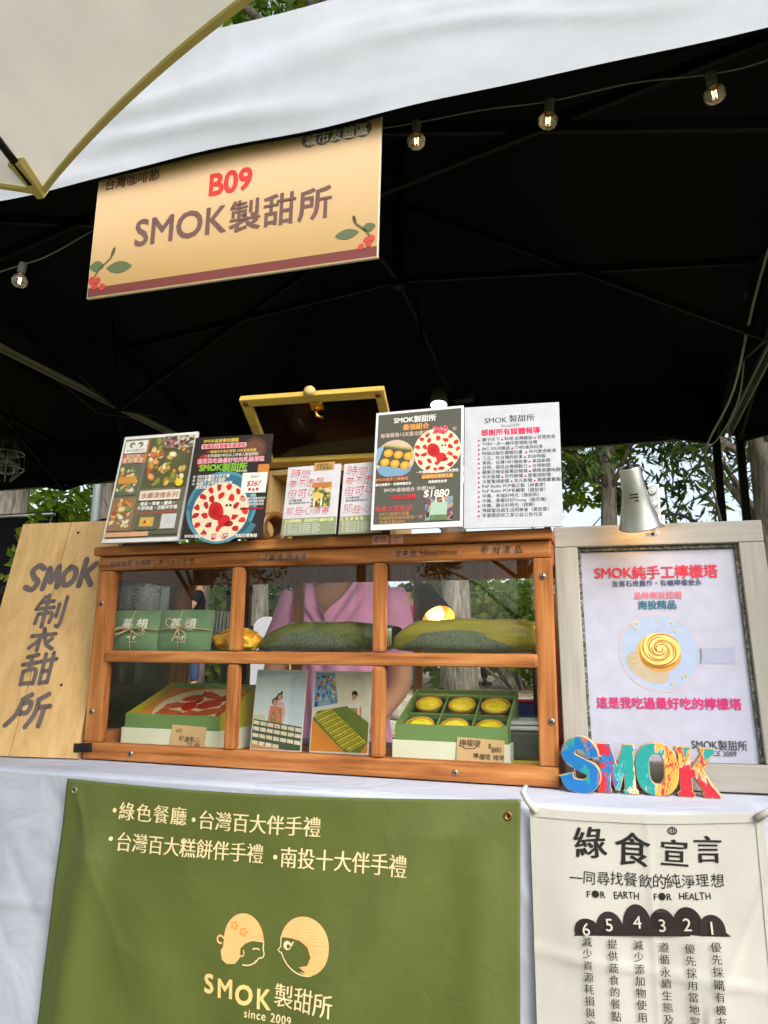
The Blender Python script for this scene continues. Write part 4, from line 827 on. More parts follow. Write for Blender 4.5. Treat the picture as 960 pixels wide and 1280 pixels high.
pr.rrect(.055, .055, .355, .175, (236, 238, 238), .01); pr.rrect(.39, .545, .92, .635, (238, 224, 206), .012); pr.rect(.06, .40, .30, .47, (214, 150, 66)); pr.disc(.88, .48, .05, (232, 206, 60)); pr.rrect(.46, .79, .64, .87, (214, 176, 84), .01)
pr.rrect(.735, .765, .925, .895, (206, 208, 210), .004); pr.up()
for sx, f in ((.15, 1), (.26, -1)): pr.disc(sx, .095, .04, (126, 142, 92)); 
pr.up(); pr.disc(.165, .105, .02, (236, 238, 238)); pr.disc(.245, .105, .02, (236, 238, 238)); pr.text('SMOK製甜所', .205, .148, .045, (150, 156, 140), .01)
pr.text('SMOK', .2, .205, .075, (240, 214, 190), .02); pr.text('客製餐盒', .2, .245, .072, (240, 214, 190), .02); pr.text('永續漂禮系列', .655, .59, .078, (150, 92, 70), .01, width=.48)
pr.text('婚宴・晚會・慶典・', .655, .665, .052, (240, 240, 236), .03); pr.text('年節禮盒・活動伴手禮', .655, .705, .052, (240, 240, 236), .03); pr.text('專人服務・量身訂製・歡迎來電', .655, .745, .034, (206, 62, 50), .02)
pr.disc(.53, .83, .02, (180, 60, 40)); pr.disc(.57, .83, .02, (232, 200, 90)); pr.build('print', r)
# dark poster with the cake in a blue pan
w, h = .168, .213; r = sheet('poster', 'dark brown poster of a red and white cake in a blue pan', 'poster', .230, -.056, 3.2, 7.2, -1.0, w, h, ink((44, 38, 38), .3, .45)); pr = Print(w, h); pink = (206, 52, 82)
def cake(u, v, R, seed, eyes=True):
    pr.disc(u, v, R, (240, 220, 190)).up(); rr = random.Random(seed); k = 0
    for ring, n_ in ((.86, 15), (.56, 10)):
        for i in range(n_):
            a = 2 * PI * (i + .5 * (ring < .6)) / n_ + rr.uniform(-.08, .08); cu, cv = u + R * ring * math.cos(a), v - R * ring * math.sin(a) * w / h; pr.disc(cu, cv, R * .135, rr.choice(((206, 40, 46), (190, 36, 42), (214, 58, 56), (170, 34, 40))), R * .095, 7, .3, seed * 31 + k, rr.uniform(0, 3)); k += 1
    pr.disc(u - R * .16, v - R * .02 * w / h, R * .27, (196, 34, 40), R * .33, 14, .06, 3, .5); pr.disc(u + R * .18, v + R * .32 * w / h, R * .22, (206, 40, 44), R * .2, 14, .06, 5); pr.up(); pr.disc(u - R * .16, v, R * .14, (176, 26, 32), R * .2)
    pr.disc(u + R * .27, v - R * .20 * w / h, R * .15, (240, 224, 196)).up()
    for dx in (-.06, .07): pr.disc(u + R * (.27 + dx), v - R * .2 * w / h, R * .045, (40, 34, 40))
    pr.up()
pr.disc(.78, .15, .16, (86, 58, 46)); pr.disc(.16, .25, .13, (74, 34, 34)); pr.rrect(.86, .30, 1.0, .50, (206, 130, 60), .01); pr.up(); pr.disc(.78, .15, .12, (110, 72, 54)); pr.disc(.16, .25, .09, (150, 60, 48)); pr.up()
pr.poly([(.02, .70), (.10, .56), (.22, .62), (.10, .78)], (66, 118, 140)); pr.poly([(.70, .96), (.78, .82), (.92, .88), (.84, .99)], (66, 118, 140)); pr.disc(.46, .70, .44, (84, 148, 172)); pr.up(); pr.disc(.46, .70, .40, (54, 112, 138)); pr.up(); cake(.455, .745, .355, 5)
pr.rrect(.10, .075, .68, .125, (236, 200, 206), .015); pr.rect(.68, .38, .99, .575, (236, 236, 232)); pr.up()
pr.text('SMOK有故事的蛋糕', .12, .045, .052, (232, 196, 70), .03, anchor='l'); pr.text('板橋荔枝雙層乳酪蛋糕', .39, .10, .056, pink, .03); pr.text('一顆讓你幸福的蛋糕 必吃美食推薦', .5, .155, .041, (226, 190, 96), .025); pr.text('一年有超過100位以上的客人對我們說', .5, .195, .042, (232, 226, 220), .02); pr.text('這是我吃過最好吃的乳酪蛋糕', .5, .245, .066, (236, 170, 186), .05)
pr.text('SMOK製甜所', .42, .315, .108, (132, 196, 62), .045); pr.text('SINCE 2009', .66, .36, .028, (230, 230, 220), .02)
for i, s_ in enumerate(('☆ 2023台灣百大伴手禮', '☆ 2021台灣百大糕餅', '☆ 南投十大伴手禮及冠軍', '　 食尚推薦')): pr.text(s_, .04, .40 + .035 * i, .046, (236, 232, 226), .03, anchor='l')
pr.text('價格表', .835, .42, .035, (150, 60, 70), .0); pr.text('$267', .835, .485, .085, (206, 30, 60), .03, slant=.2); pr.text('●▲●', .835, .54, .05, (196, 70, 60), .0)
for i, s_ in enumerate(('食材', '全程使用天然食材製作', '不添加香料與防腐劑', '低糖少油好吃無負擔')): pr.text(s_, .84, .60 + .028 * i, .032, (226, 222, 214), .02)
pr.up(); pr.rect(.70, .715, .99, .735, (150, 34, 44)); pr.text('SMOK製甜所・南投草屯門市・宅配訂購專線', .5, .975, .045, (236, 232, 226), .03, width=.9); pr.build('print', r)
# cards in the wooden box
wp = ink((222, 222, 232), .4, gain=.74); 
def card(label, bx, by, w, yaw, lean, sticker, z=None):
    h = .139; r = sheet('postcard', label, 'postcard', bx, by, yaw, lean, 0, w, h, wp, .003, 'white cards with red brush writing'); full = .109; k = full / w; pr = Print(w, h); red = (196, 58, 62); W_ = lambda u: u * k
    pr.rect(0, .76, 1, 1, (142, 152, 124)).up()
    for (s_, u, v, em) in (('時間', .06, .115, .20), ('帶不走想', .04, .245, .17), ('但可以把', .05, .40, .18), ('那些心情寄', .05, .655, .165)):
        n_ = len(s_) if k < 1.3 else min(len(s_), 4)
        pr.text(s_[:n_], W_(u), v, em * k, red, -.018, anchor='l', jit=.35, seed=int(v * 99), slant=.12)
    pr.text('乞丐愛老闆', W_(.08), .50, .05 * k, (90, 90, 96), .01, anchor='l'); pr.text('邀請你繼續愛夢想這件事', W_(.08), .54, .036 * k, (90, 90, 96), .01, anchor='l'); pr.up()
    pr.text('生活夢慢慢，這些給予小編的可愛' if k < 1.2 else '生活夢慢慢，這些', .5 if k < 1.2 else .47, .795, .062 * k, (226, 226, 150), .03, width=.9)
    for i, ww in enumerate((.9, .82, .9, .6, .7)): pr.text('從二零零九年到二零二四年我們一直在這裡做喜歡的甜點'[:int(18 / k + i % 2)], .05 * k, .845 + .03 * i, .035 * k, (216, 222, 206), .01, anchor='l')
    if sticker:
        pr.rect(.50, .26, .86, .61, cell_mat('garden_print', 190, [(96, 120, 50), (150, 160, 60), (214, 160, 70), (90, 74, 50), (206, 196, 170)])); pr.rect(.50, -.035, .88, .085, (190, 154, 88)); pr.up(); pr.rect(.5, .26, .86, .33, (190, 120, 60)); pr.disc(.62, .45, .10, (232, 188, 110), .06, 16, .1, 2); pr.rect(.55, .48, .58, .60, (226, 226, 220)); pr.rect(.68, .48, .71, .60, (226, 226, 220)); pr.text('幸運的客人', .69, .005, .06, (66, 48, 36), .01, jit=.2); pr.text('可免費索取', .69, .052, .06, (66, 48, 36), .01, jit=.2)
    pr.build('print', r); return r
card('white card with red brush writing, a garden photo and a kraft sticker', .435, -.042, .109, -.3, 9.1, True); card('white card with red brush writing, half behind the dark price poster', .5475, -.036, .082, -1.2, 9.0, False)
# grey price poster
w, h = .164, .227; r = sheet('poster', 'grey poster with white edges showing egg tarts, a red cake and price 1880', 'poster', .617, -.060, .7, 6.9, 0, w, h, ink((226, 228, 234), .25, .5), .005); pr = Print(w, h); pr.rect(.03, .022, .975, .955, (84, 86, 78)).up()
pr.disc(.24, .415, .225, (206, 186, 160)); pr.up(); pr.poly([(.03, .32), (.10, .30), (.14, .42), (.03, .46)], (140, 176, 206)); pr.disc(.24, .50, .19, (120, 160, 190), .10); pr.up(); pr.poly([(.115, .30), (.43, .345), (.40, .51), (.04, .46)], (78, 84, 70)); pr.poly([(.12, .285), (.44, .33), (.43, .36), (.10, .31)], (176, 172, 110)); pr.up()
for i in range(3):
    for j in range(2): pr.disc(.165 + .115 * i - .035 * j, .365 + .018 * i + .075 * j, .052, (232, 160, 50), .046); 
pr.up()
for i in range(3):
    for j in range(2): pr.disc(.165 + .115 * i - .035 * j, .362 + .018 * i + .075 * j, .026, (240, 190, 90), .022)
pr.up(); cake(.715, .37, .262, 9)
pr.text('SMOK製甜所', .455, .085, .085, (240, 240, 240), .03, by=.02, rise=.0); pr.text('最強組合', .47, .15, .075, (230, 158, 84), .04); pr.text('每檔最強12天直出超過', .34, .21, .055, (226, 200, 180), .01, jit=.1); pr.text('260', .745, .195, .115, (214, 80, 110), .05); pr.text('份', .905, .195, .05, (220, 200, 190), .0)
pr.text('一年賣超過百份的超人氣蛋糕', .72, .545, .036, (240, 236, 230), .02); pr.rrect(.55, .565, .9, .605, (176, 110, 56), .01); pr.rrect(.04, .565, .40, .61, (110, 64, 44), .01); pr.up(); pr.text('板橋荔枝雙層乳酪', .725, .585, .042, (226, 190, 120), .02); pr.text('SMOK純手工檸檬塔', .22, .588, .042, (214, 150, 110), .02); pr.text('友善石虎農作・有機檸檬使永', .22, .63, .034, (238, 236, 230), .03); pr.text('每顆都有故事', .73, .63, .034, (238, 236, 230), .03)
pr.text('SMOK最強組合 市價2460', .42, .68, .052, (226, 214, 206), .005); pr.text('再推出優惠', .36, .74, .056, (214, 46, 60), .03); pr.text('$1880', .72, .725, .11, (236, 236, 232), .02, slant=.12); pr.text('再破大荒加送', .25, .83, .070, (214, 84, 84), .01, jit=.15)
for i, s_ in enumerate(('SMOK製甜所限量', '不鏽鋼環保飲料提袋一個', '(原價市售$350)')): pr.text(s_, .09, .885 + .033 * i - .01, .044, (196, 150, 96), .005, anchor='l', jit=.1)
pr.rect(.60, .755, .90, .945, cell_mat('shop_print', 150, [(90, 90, 100), (150, 60, 60), (196, 140, 110), (120, 150, 170), (60, 50, 50)])); pr.up(); pr.poly([(.665, .80), (.84, .80), (.83, .945), (.64, .945)], (166, 196, 176)); pr.poly([(.655, .90), (.835, .90), (.83, .945), (.645, .945)], (126, 160, 90)); pr.line([(.71, .80), (.72, .755), (.79, .755), (.80, .80)], .02, (226, 214, 190)); pr.build('print', r)
# white media sheet
w, h = .167, .229; r = sheet('notice_sheet', 'white sheet listing media reports in rows with red triangles', 'notice', .779, -.037, 4.6, 6.3, -.4, w, h, ink((222, 229, 240), .45, .3, gain=.60), .003); pr = Print(w, h)
pr.text('SMOK', .335, .125, .088, (60, 60, 66), .012, by=-.006); pr.text('製甜所', .61, .118, .088, (60, 60, 66), .014, by=-.006, width=.27); pr.text('Since2009', .485, .175, .048, (150, 160, 150), .03); pr.text('感謝所有媒體報導', .49, .225, .078, (214, 40, 90), .035, width=.62)
ROWS = ['親子天下▲料理.台灣雜誌▲百見煎蒸', 'TVBS一步一腳印發現新台灣', 'BIG ISSUE雜誌▲TVBS食尚玩家', '時報出版社邀請出書 ▲年代新奇新食', '三立、在台灣的故事▲自由時報', '東森、台灣1001個故事▲東森新聞', '台視、尋找台灣感動力▲台視新聞', '蘋果日報全版專訪報導▲蘋果很讚味調理', '中天新聞▲年代新聞▲壹電視新聞', '大愛電視新聞▲非凡新聞▲媽媽寶寶雜誌', 'PoP Radio POP最正點（林書煒）', 'PoP Radio POP有顧歌（趙俗雲）', '中廣、幸福好時光（施辰和）', '中廣、青春好好Young（施若曦）', '中廣、趣去好時光（啟錚）', '飛碟電台調生活同樂會（黃彤雯）', '多當營叔叔之家公益公告代言']
for i, s_ in enumerate(ROWS):
    v = .285 + .0385 * i; e = .047; pr.text('▲', .155, v + .003, .032, (206, 40, 80), .0)
    pr.text(s_.replace('▲', '　'), .19, v, e, (70, 70, 78), .012, anchor='l', by=.0)
    x = .19
    for ch in s_:
        if ch == '▲': pr.text('▲', x + .022, v + .003, .032, (206, 40, 80))
        x += (1.0 if ch == '▲' else glyph(ch)[2]) * e
pr.build('print', r)

# ------------------------------------------------------------------ wooden box with raised glass lid
bx0, bx1, by0, by1, bz1 = .322, .612, .112, .235, ZC + .172; r = thing('wooden_box', 'pale wooden box with its glass lid raised towards the viewer, standing on the case', 'wooden box', ((bx0 + bx1) / 2, by1, ZC)); mb = MB()
for q in ((bx0, bx0 + .012, by0, by1, ZC + .0005, bz1), (bx1 - .012, bx1, by0, by1, ZC + .0005, bz1)): mb = MB(); mb.box(*q, .002); obj('side_wall', mb, M_pine_z, r, world=True)
mb = MB(); mb.box(bx0 + .0122, bx1 - .0122, by1 - .01, by1, ZC + .0007, bz1 - .001, .001); obj('back_wall', mb, ink((74, 60, 44), .7), r, world=True)  # back wall coloured dark brown to paint in the shade inside the box
mb = MB(); mb.box(bx0 + .0122, bx1 - .0122, by0, by1 - .0102, bz1 - .012, bz1, .002); obj('end_wall', mb, M_pine_x, r, world=True); mb = MB(); mb.box(bx0 + .0122, bx1 - .0122, by0, by1 - .0102, ZC + .0006, ZC + .012, .002); obj('end_wall', mb, M_pine_x, r, world=True)
LW, LD = .292, .189; ML = Matrix.Translation((.321, .114, bz1 + .004)) @ Matrix.Rotation(rad(5.1), 4, 'Z') @ Matrix.Rotation(rad(58.6), 4, 'X')
def lid(nm, mat, par, *qs, bev=.002):
    mb = MB()
    for q in qs: mb.box(*q, bev, 0, ML)
    return obj(nm, mb, mat, par, world=True)
lf = lid('lid_frame', M_gold_x, r, (0, LW, 0, .014, 0, .019), (0, LW, 0, .014, LD - .019, LD), (.0, .019, .0005, .0135, .0192, LD - .0192), (LW - .019, LW, .0005, .0135, .0192, LD - .0192)); lf['label'] = 'raised lid frame'
gp = MB(); gp.box(.017, LW - .017, .008, .0105, .017, LD - .017, 0, 0, ML); obj('lid_glass', gp, M_dark_glass, r, world=True)
mb = MB(); mb.lathe([(.0, -.006), (.009, -.004), (.012, .002), (.009, .008), (.0, .010)], 18, ML @ Matrix.Translation((LW * .5, .007, LD + .003))); obj('knob', mb, M_pine_x, r, world=True)
mb = MB(); mb.box(LW * .5 - .004, LW * .5 + .022, -.006, -.0002, LD - .034, LD - .016, .003, 0, ML); mb.tube([ML @ Vector((LW * .5 + .004, -.004, LD - .03)), ML @ Vector((LW * .5 + .01, -.02, LD - .036)), ML @ Vector((LW * .5 + .02, -.018, LD - .042))], .003, 8); obj('latch', mb, M_brass, r, world=True)
mb = MB()
for x in (.012, LW - .012): mb.lathe([(.0055, 0), (.0055, .002), (.001, .003)], 14, ML @ Matrix.Translation((x, 0, LD - .010)) @ Matrix.Rotation(PI / 2, 4, 'X'))
obj('screw', mb, ink((120, 60, 30)), r, world=True)
tp = thing('packing_tape', 'roll of brown tape standing at the left end inside the wooden box', 'tape roll', (.362, .06, ZC + .034)); mb = MB(); Mx = Matrix.Rotation(rad(62), 4, 'Z') @ Matrix.Rotation(PI / 2, 4, 'X'); mb.lathe([(.022, -.02), (.034, -.02), (.034, .02), (.022, .02), (.022, -.02)], 32, Mx, caps=False); obj('roll', mb, ink((150, 106, 56), .3, .5), tp)

# ------------------------------------------------------------------ bamboo board
bb_ = thing('bamboo_sign', 'bamboo board with grey lettering reading SMOK leaning left of the case', 'sign', (-.12, -.03, TZ))
BL, BR, TR, TL = Vector((-.262, -.045, TZ + .003)), Vector((-.006, -.008, TZ + .003)), Vector((-.048, .128, 1.448)), Vector((-.318 + .02, .092, 1.4435))
def bp_(u, v, dy=0):    # u right, v up
    p = BL.lerp(BR, u).lerp(TL.lerp(TR, u), v); n_ = (BR - BL).cross(TL - BL).normalized(); return p + n_ * dy * 1.0
def plank(u0, u1):
    mb = MB(); vs = [bp_(u, v, d) for d in (0, -.016) for u, v in ((u0(0), 0), (u1(0), 0), (u1(1), 1), (u0(1), 1))]
    mb.add(vs, [(0, 1, 2, 3), (7, 6, 5, 4), (0, 4, 5, 1), (1, 5, 6, 2), (2, 6, 7, 3), (3, 7, 4, 0)]); return mb
sm = lambda v: .43 + .06 * v
obj('plank', plank(lambda v: 0, lambda v: sm(v) - .003), M_bamboo, bb_, world=True); obj('plank', plank(lambda v: sm(v) + .003, lambda v: 1), M_bamboo, bb_, world=True)
w, h = .25, .525
def bfn(x, z, y): return bp_(x / w, z / h, -y + .0006)
pr = Print(w, h, fn=bfn); gy = ink((112, 100, 98), .5); S_ = lambda pts, th=.052: pr.line(pts, th, gy)
def blob(pts, th=.052):
    pts = [(.175 + (p[0] - .139) * .80 + .05 * max(0, min(1, (p[1] - .70) / .08)), p[1]) for p in pts]; P_ = [Vector((p[0], p[1])) for p in pts]; out = []
    for i in range(len(P_) - 1):
        p0, p1, p2, p3 = P_[max(i - 1, 0)], P_[i], P_[i + 1], P_[min(i + 2, len(P_) - 1)]
        for k in range(8): t_ = k / 8; q = .5 * ((2 * p1) + (p2 - p0) * t_ + (2 * p0 - 5 * p1 + 4 * p2 - p3) * t_ ** 2 + (3 * p1 - p0 - 3 * p2 + p3) * t_ ** 3); out.append((q.x, q.y))
    out.append(tuple(P_[-1])); pr.line(out, th, gy); pr.disc(*out[0], th / 2, gy, n=14); pr.disc(*out[-1], th / 2, gy, n=14); pr.layer += .12
def strokes(lst, th): [blob(p, th) for p in lst]
strokes([[(.335, .222), (.27, .208), (.205, .232), (.24, .262), (.30, .285), (.25, .318), (.165, .308)], [(.375, .315), (.405, .222)], [(.405, .222), (.455, .285)], [(.455, .285), (.515, .215)], [(.515, .215), (.545, .308)], [(.66, .218), (.595, .25), (.605, .29), (.66, .30), (.725, .275), (.725, .232), (.66, .218)], [(.83, .185), (.80, .305)], [(.955, .205), (.83, .255)], [(.85, .248), (.94, .30)]], .055)
strokes([[(.44, .352), (.375, .395)], [(.40, .378), (.55, .372)], [(.36, .408), (.57, .40)], [(.48, .345), (.47, .485)], [(.40, .43), (.385, .47)], [(.40, .43), (.555, .425), (.55, .465)], [(.625, .385), (.615, .44)], [(.70, .355), (.675, .475), (.635, .480)]], .036)
strokes([[(.52, .492), (.53, .51)], [(.39, .525), (.66, .515)], [(.52, .52), (.46, .55), (.385, .575)], [(.49, .545), (.485, .585)], [(.54, .525), (.58, .56), (.655, .578)], [(.63, .535), (.575, .555)]], .036)
strokes([[(.52, .603), (.40, .613)], [(.365, .645), (.53, .635)], [(.455, .61), (.45, .665)], [(.39, .672), (.375, .725)], [(.39, .672), (.525, .665), (.515, .72)], [(.38, .722), (.515, .718)], [(.555, .632), (.735, .62)], [(.605, .6), (.585, .72)], [(.69, .595), (.675, .715)], [(.60, .672), (.68, .667)], [(.59, .718), (.675, .713)]], .036)
strokes([[(.50, .765), (.40, .785)], [(.405, .79), (.36, .845), (.275, .885)], [(.41, .80), (.50, .795), (.485, .832), (.40, .838)], [(.69, .762), (.575, .785)], [(.58, .79), (.565, .84), (.495, .89)], [(.585, .815), (.715, .808)], [(.66, .812), (.635, .885)]], .042)
pr.disc(.585, .055, .013, (40, 30, 20)); pr.disc(.745, .725, .012, (60, 46, 32)); pr.build('lettering', bb_, world=True)
ck = thing('black_tape', 'short strip of black tape joining the bamboo board to the case', 'tape', (-.005, -.012, .962)); mb = MB(); mb.grid(lambda u, v: Vector((-.012 + .048 * u, .004 - .004 * u + .004 * max(0, .5 - u) - .003 * math.sin(PI * u), -.008 + .017 * v + .004 * u)), 12, 3, thick=(0, .0012, 0)); obj('strip', mb, M_black, ck)
# ------------------------------------------------------------------ pale framed poster
w, h = .347, .440; r = board('framed_poster', 'lemon tart poster in a pale painted wooden frame beside the case', 'framed poster', .930, .030, TZ + .001, 5.4, 5.5, .5)
def fp(nm, mat, *qs, bev=.002):
    mb = MB()
    for q in qs: mb.box(*q, bev)
    return obj(nm, mb, mat, r)
fp('frame_rail', M_pale_x, (0, w, 0, .026, h - .038, h)); fp('frame_rail', M_pale_x, (0, w, 0, .026, 0, .042)); fp('frame_stile', M_pale_z, (0, .040, .0006, .0254, .0422, h - .0382)); fp('frame_stile', M_pale_z, (w - .040, w, .0006, .0254, .0422, h - .0382))
fp('backing', ink((70, 74, 72), .8), (.03, w - .03, .020, .0245, .03, h - .03)); fp('gasket', cell_mat('mottled_strip', 300, [(110, 114, 104), (84, 88, 80), (140, 142, 132), (60, 64, 58)]), (.0402, .0455, .010, .0199, .0424, h - .0384), (w - .0455, w - .0402, .010, .0199, .0424, h - .0384), (.0457, w - .0457, .0102, .0198, h - .0445, h - .0386), bev=.001)
PW, PH = .256, .352; PX, PZ = .0455, .0425; fp('paper', ink((208, 212, 236), .35, .4, gain=.60), (PX, PX + PW, .0165, .0172, PZ, PZ + PH), bev=0)
pr = Print(PW, PH, fn=lambda x, z, y: Vector((PX + x, .0163 + y, PZ + z)))
cup = (222, 226, 240); pr.poly([(.70, .485), (.935, .478), (.925, .557), (.70, .555)], ink((190, 196, 226), gain=.62)); pr.disc(.47, .50, .262, ink((222, 206, 216), gain=.62)); pr.up(); pr.disc(.47, .50, .248, ink((188, 206, 238), gain=.64)); pr.line([(.74, .553), (.925, .553), (.935, .482)], .006, (176, 170, 190)); pr.up(); pr.disc(.385, .575, .145, ink((212, 194, 168), gain=.62), .085, 32, 0, 0, -.55); pr.up(); pr.disc(.47, .51, .132, (206, 150, 70), .118); pr.disc(.455, .50, .13, (226, 172, 84), .115); pr.up(); pr.disc(.475, .487, .126, (240, 206, 110), .108); pr.up()
rose = lambda r_, a, wob=0: (.475 + r_ * (1 + wob) * math.cos(a), .487 - r_ * (1 + wob) * math.sin(a) * .66)
lt, dk = ink((250, 232, 160), gain=.7), ink((196, 126, 30), gain=.66)
for k, (a0, sp, r0, r1) in enumerate(((20, 150, .122, .086), (135, 150, .120, .082), (250, 150, .121, .084), (75, 165, .090, .058), (200, 165, .088, .056), (320, 165, .088, .056), (30, 190, .060, .030), (160, 190, .058, .030), (285, 190, .058, .028), (90, 320, .034, .010))):
    P_ = [rose(r0 + (r1 - r0) * (q / 16), rad(a0 + sp * q / 16)) for q in range(17)]; tp_ = [.25 + .75 * math.sin(PI * min(1, q / 15 + .02)) for q in range(17)]
    pr.line(P_, .011, dk, taper=tp_); pr.layer += .3; pr.line([rose((r0 + (r1 - r0) * (q / 16)) - .010, rad(a0 + sp * q / 16)) for q in range(17)], .012, lt, taper=tp_); pr.layer += .3
pr.up()
for (u, v) in ((.31, .37), (.33, .39), (.47, .35), (.56, .36), (.60, .62), (.62, .61), (.29, .52), (.30, .55), (.58, .40), (.53, .65), (.34, .36)): pr.disc(u, v, .011, (206, 206, 84), .006, 8, .2, int(u * 100), u * 9)
pr.layer += 1
pr.text('SMOK純手工檸檬塔', .485, .108, .098, (214, 44, 72), .035, by=.02, width=.80); pr.text('友善石虎農作・有機檸檬使永', .487, .163, .044, (60, 70, 110), .02, width=.58); pr.text('品味南投認證', .49, .224, .052, (226, 110, 130), .015, width=.31); pr.text('南投精品', .48, .271, .062, (40, 110, 136), .03); pr.text('這是我吃過最好吃的檸檬塔', .49, .738, .076, (206, 34, 112), .03, width=.89); pr.text('SMOK製甜所', .775, .922, .066, (52, 54, 60), .01, width=.33); pr.text('SINCE 2009', .77, .959, .042, (52, 54, 60), .01, width=.205); pr.build('print', r)
# silver spotlight clipped to the frame
sp = thing('spotlight', 'silver cone spotlight clipped on top of the pale frame', 'spotlight', (1.062, .03, 1.36)); A_ = Vector((1.056, -.015, 1.458)); B_ = Vector((1.069, .031, 1.368)); ax = (B_ - A_); L = ax.length; Mx = Matrix.Translation(A_) @ ax.to_track_quat('Z', 'Y').to_matrix().to_4x4()
M_alu = ink((206, 208, 206), .34, .5, metal=.85)
mb = MB(); mb.lathe([(.0165, -.002), (.0175, 0), (.0195, L * .42), (.0225, L * .55), (.0235, L * .60), (.0345, L * .985), (.0355, L), (.034, L), (.0225, L * .6), (.018, L * .42), (.016, .004), (.0165, -.002)], 40, Mx, caps=False); obj('shade', mb, M_alu, sp, world=True)
mb = MB(); 
for k in range(3): mb.box(-.010, .004, -.0201 - .0006 * k, -.017, .040 + .0055 * k, .0418 + .0055 * k, .0004, 0, Mx @ Matrix.Rotation(rad(0), 4, 'Z'))
for k in range(3):
    for s in (1,): mb.box(-.010, .004, .0172, .0205 + .0004 * k, .040 + .0055 * k, .0418 + .0055 * k, .0004, 0, Mx)
obj('vent_slot', mb, M_black, sp, world=True)
mb = MB(); mb.lathe([(.0155, .002), (.015, .001), (.004, -.004), (.003, -.012), (.0, -.013)], 20, Mx); mb.tube([A_, A_ + Vector((-.004, .003, .014)), A_ + Vector((.008, .012, .012)), A_ + Vector((.03, .05, -.03)), A_ + Vector((.05, .07, -.08))], .002, 8); obj('socket', mb, M_black, sp, world=True)
mb = MB(); mb.lathe([(.003, .06), (.010, .068), (.0145, .082), (.0145, .092), (.008, .1), (.0, .102)], 20, Mx); obj('bulb', mb, emit_mat('warm_bulb', (1, .55, .16), 6), sp, world=True)
mb = MB(); mb.box(1.0835, 1.1025, .030, .034, 1.384, 1.438, .0015); mb.box(1.088, 1.1085, .024, .046, 1.3645, 1.3838, .003); mb.box(1.0845, 1.094, .0282, .0298, 1.348, 1.3642, .0005); obj('bracket', mb, M_alu, sp, world=True)
mb = MB()
for (x, z, rd) in ((1.0905, 1.426, .0075), (1.092, 1.403, .0068)):
    Q = Matrix.Translation((x, .0295, z)) @ Matrix.Rotation(PI / 2, 4, 'X'); mb.lathe([(rd, 0), (rd, .003), (rd * .75, .0045), (rd * .5, .0035), (.0, .0055)], 20, Q)
mb.tube([(1.073, .0, 1.444), (1.078, .012, 1.430), (1.088, .022, 1.405)], .0019, 8); obj('wing_nut', mb, M_steel, sp, world=True); mb = MB(); mb.tube(smooth([Vector((1.10, .05, 1.385)), Vector((1.125, .07, 1.392)), Vector((1.15, .09, 1.388)), Vector((1.175, .12, 1.36)), Vector((1.18, .14, 1.2))]), .0028, 8); obj('power_cord', mb, M_black, sp, world=True)
mb = MB(); mb.box(1.0765, 1.0985, .0262, .0280, 1.3485, 1.3555, .0005); mb.box(1.085, 1.090, .0255, .0261, 1.3496, 1.3546, .002, 1); obj('switch_plate', mb, [M_steel, M_black], sp, world=True)
ld = bpy.data.lights.new('spotlight_lamp', 'POINT'); ld.energy = .32; ld.color = (1, .50, .14); ld.shadow_soft_size = .012; lo = bpy.data.objects.new('spotlight_lamp', ld); COL.objects.link(lo); lo.location = B_ + ax.normalized() * -.006; 

# ------------------------------------------------------------------ four painted letters
def paint_mat(name, stops, sx, seed):
    m, t, b = newmat(name); tc = N(t, 'ShaderNodeTexCoord'); n1 = N(t, 'ShaderNodeTexNoise', Scale=26.0, Detail=5.0, Roughness=.6, Distortion=1.6); mp = N(t, 'ShaderNodeMapping'); mp.inputs['Location'].default_value = (seed, seed * 2.3, seed); mp.inputs['Scale'].default_value = (1.3, 1, .7); t.links.new(tc.outputs['Object'], mp.inputs['Vector']); t.links.new(mp.outputs[0], n1.inputs['Vector'])
    s = N(t, 'ShaderNodeSeparateXYZ'); t.links.new(tc.outputs['Object'], s.inputs[0]); v = N(t, 'ShaderNodeVectorMath', operation='DOT_PRODUCT'); v.inputs[1].default_value = sx[:3]; t.links.new(tc.outputs['Object'], v.inputs[0])
    a = N(t, 'ShaderNodeMath', operation='MULTIPLY_ADD'); a.inputs[1].default_value = 1.0; a.inputs[2].default_value = sx[3]; t.links.new(v.outputs['Value'], a.inputs[0])
    k = N(t, 'ShaderNodeMath', operation='MULTIPLY_ADD'); k.inputs[1].default_value = 1.1; t.links.new(n1.outputs['Fac'], k.inputs[0]); sub = N(t, 'ShaderNodeMath', operation='SUBTRACT'); sub.inputs[1].default_value = .55; t.links.new(a.outputs[0], sub.inputs[0]); t.links.new(sub.outputs[0], k.inputs[2])
    rp = ramp(t, [(p, tuple(x * .68 for x in s2l(c))) for p, c in stops], 'CONSTANT'); t.links.new(k.outputs[0], rp.inputs['Fac']); t.links.new(rp.outputs['Color'], b.inputs['Base Color']); b.inputs['Roughness'].default_value = .4
    n2 = N(t, 'ShaderNodeTexNoise', Scale=90.0, Detail=3.0); t.links.new(tc.outputs['Object'], n2.inputs['Vector']); bp = N(t, 'ShaderNodeBump', Strength=.5, Distance=.002); t.links.new(n2.outputs['Fac'], bp.inputs['Height']); t.links.new(bp.outputs[0], b.inputs['Normal']); return m
BLUE, TEAL, RED, YEL, PNK, CRM, MINT = (20, 124, 200), (24, 166, 160), (214, 28, 52), (236, 184, 76), (230, 90, 110), (240, 214, 180), (120, 206, 190)
M_raw = ink((206, 176, 126), .6)
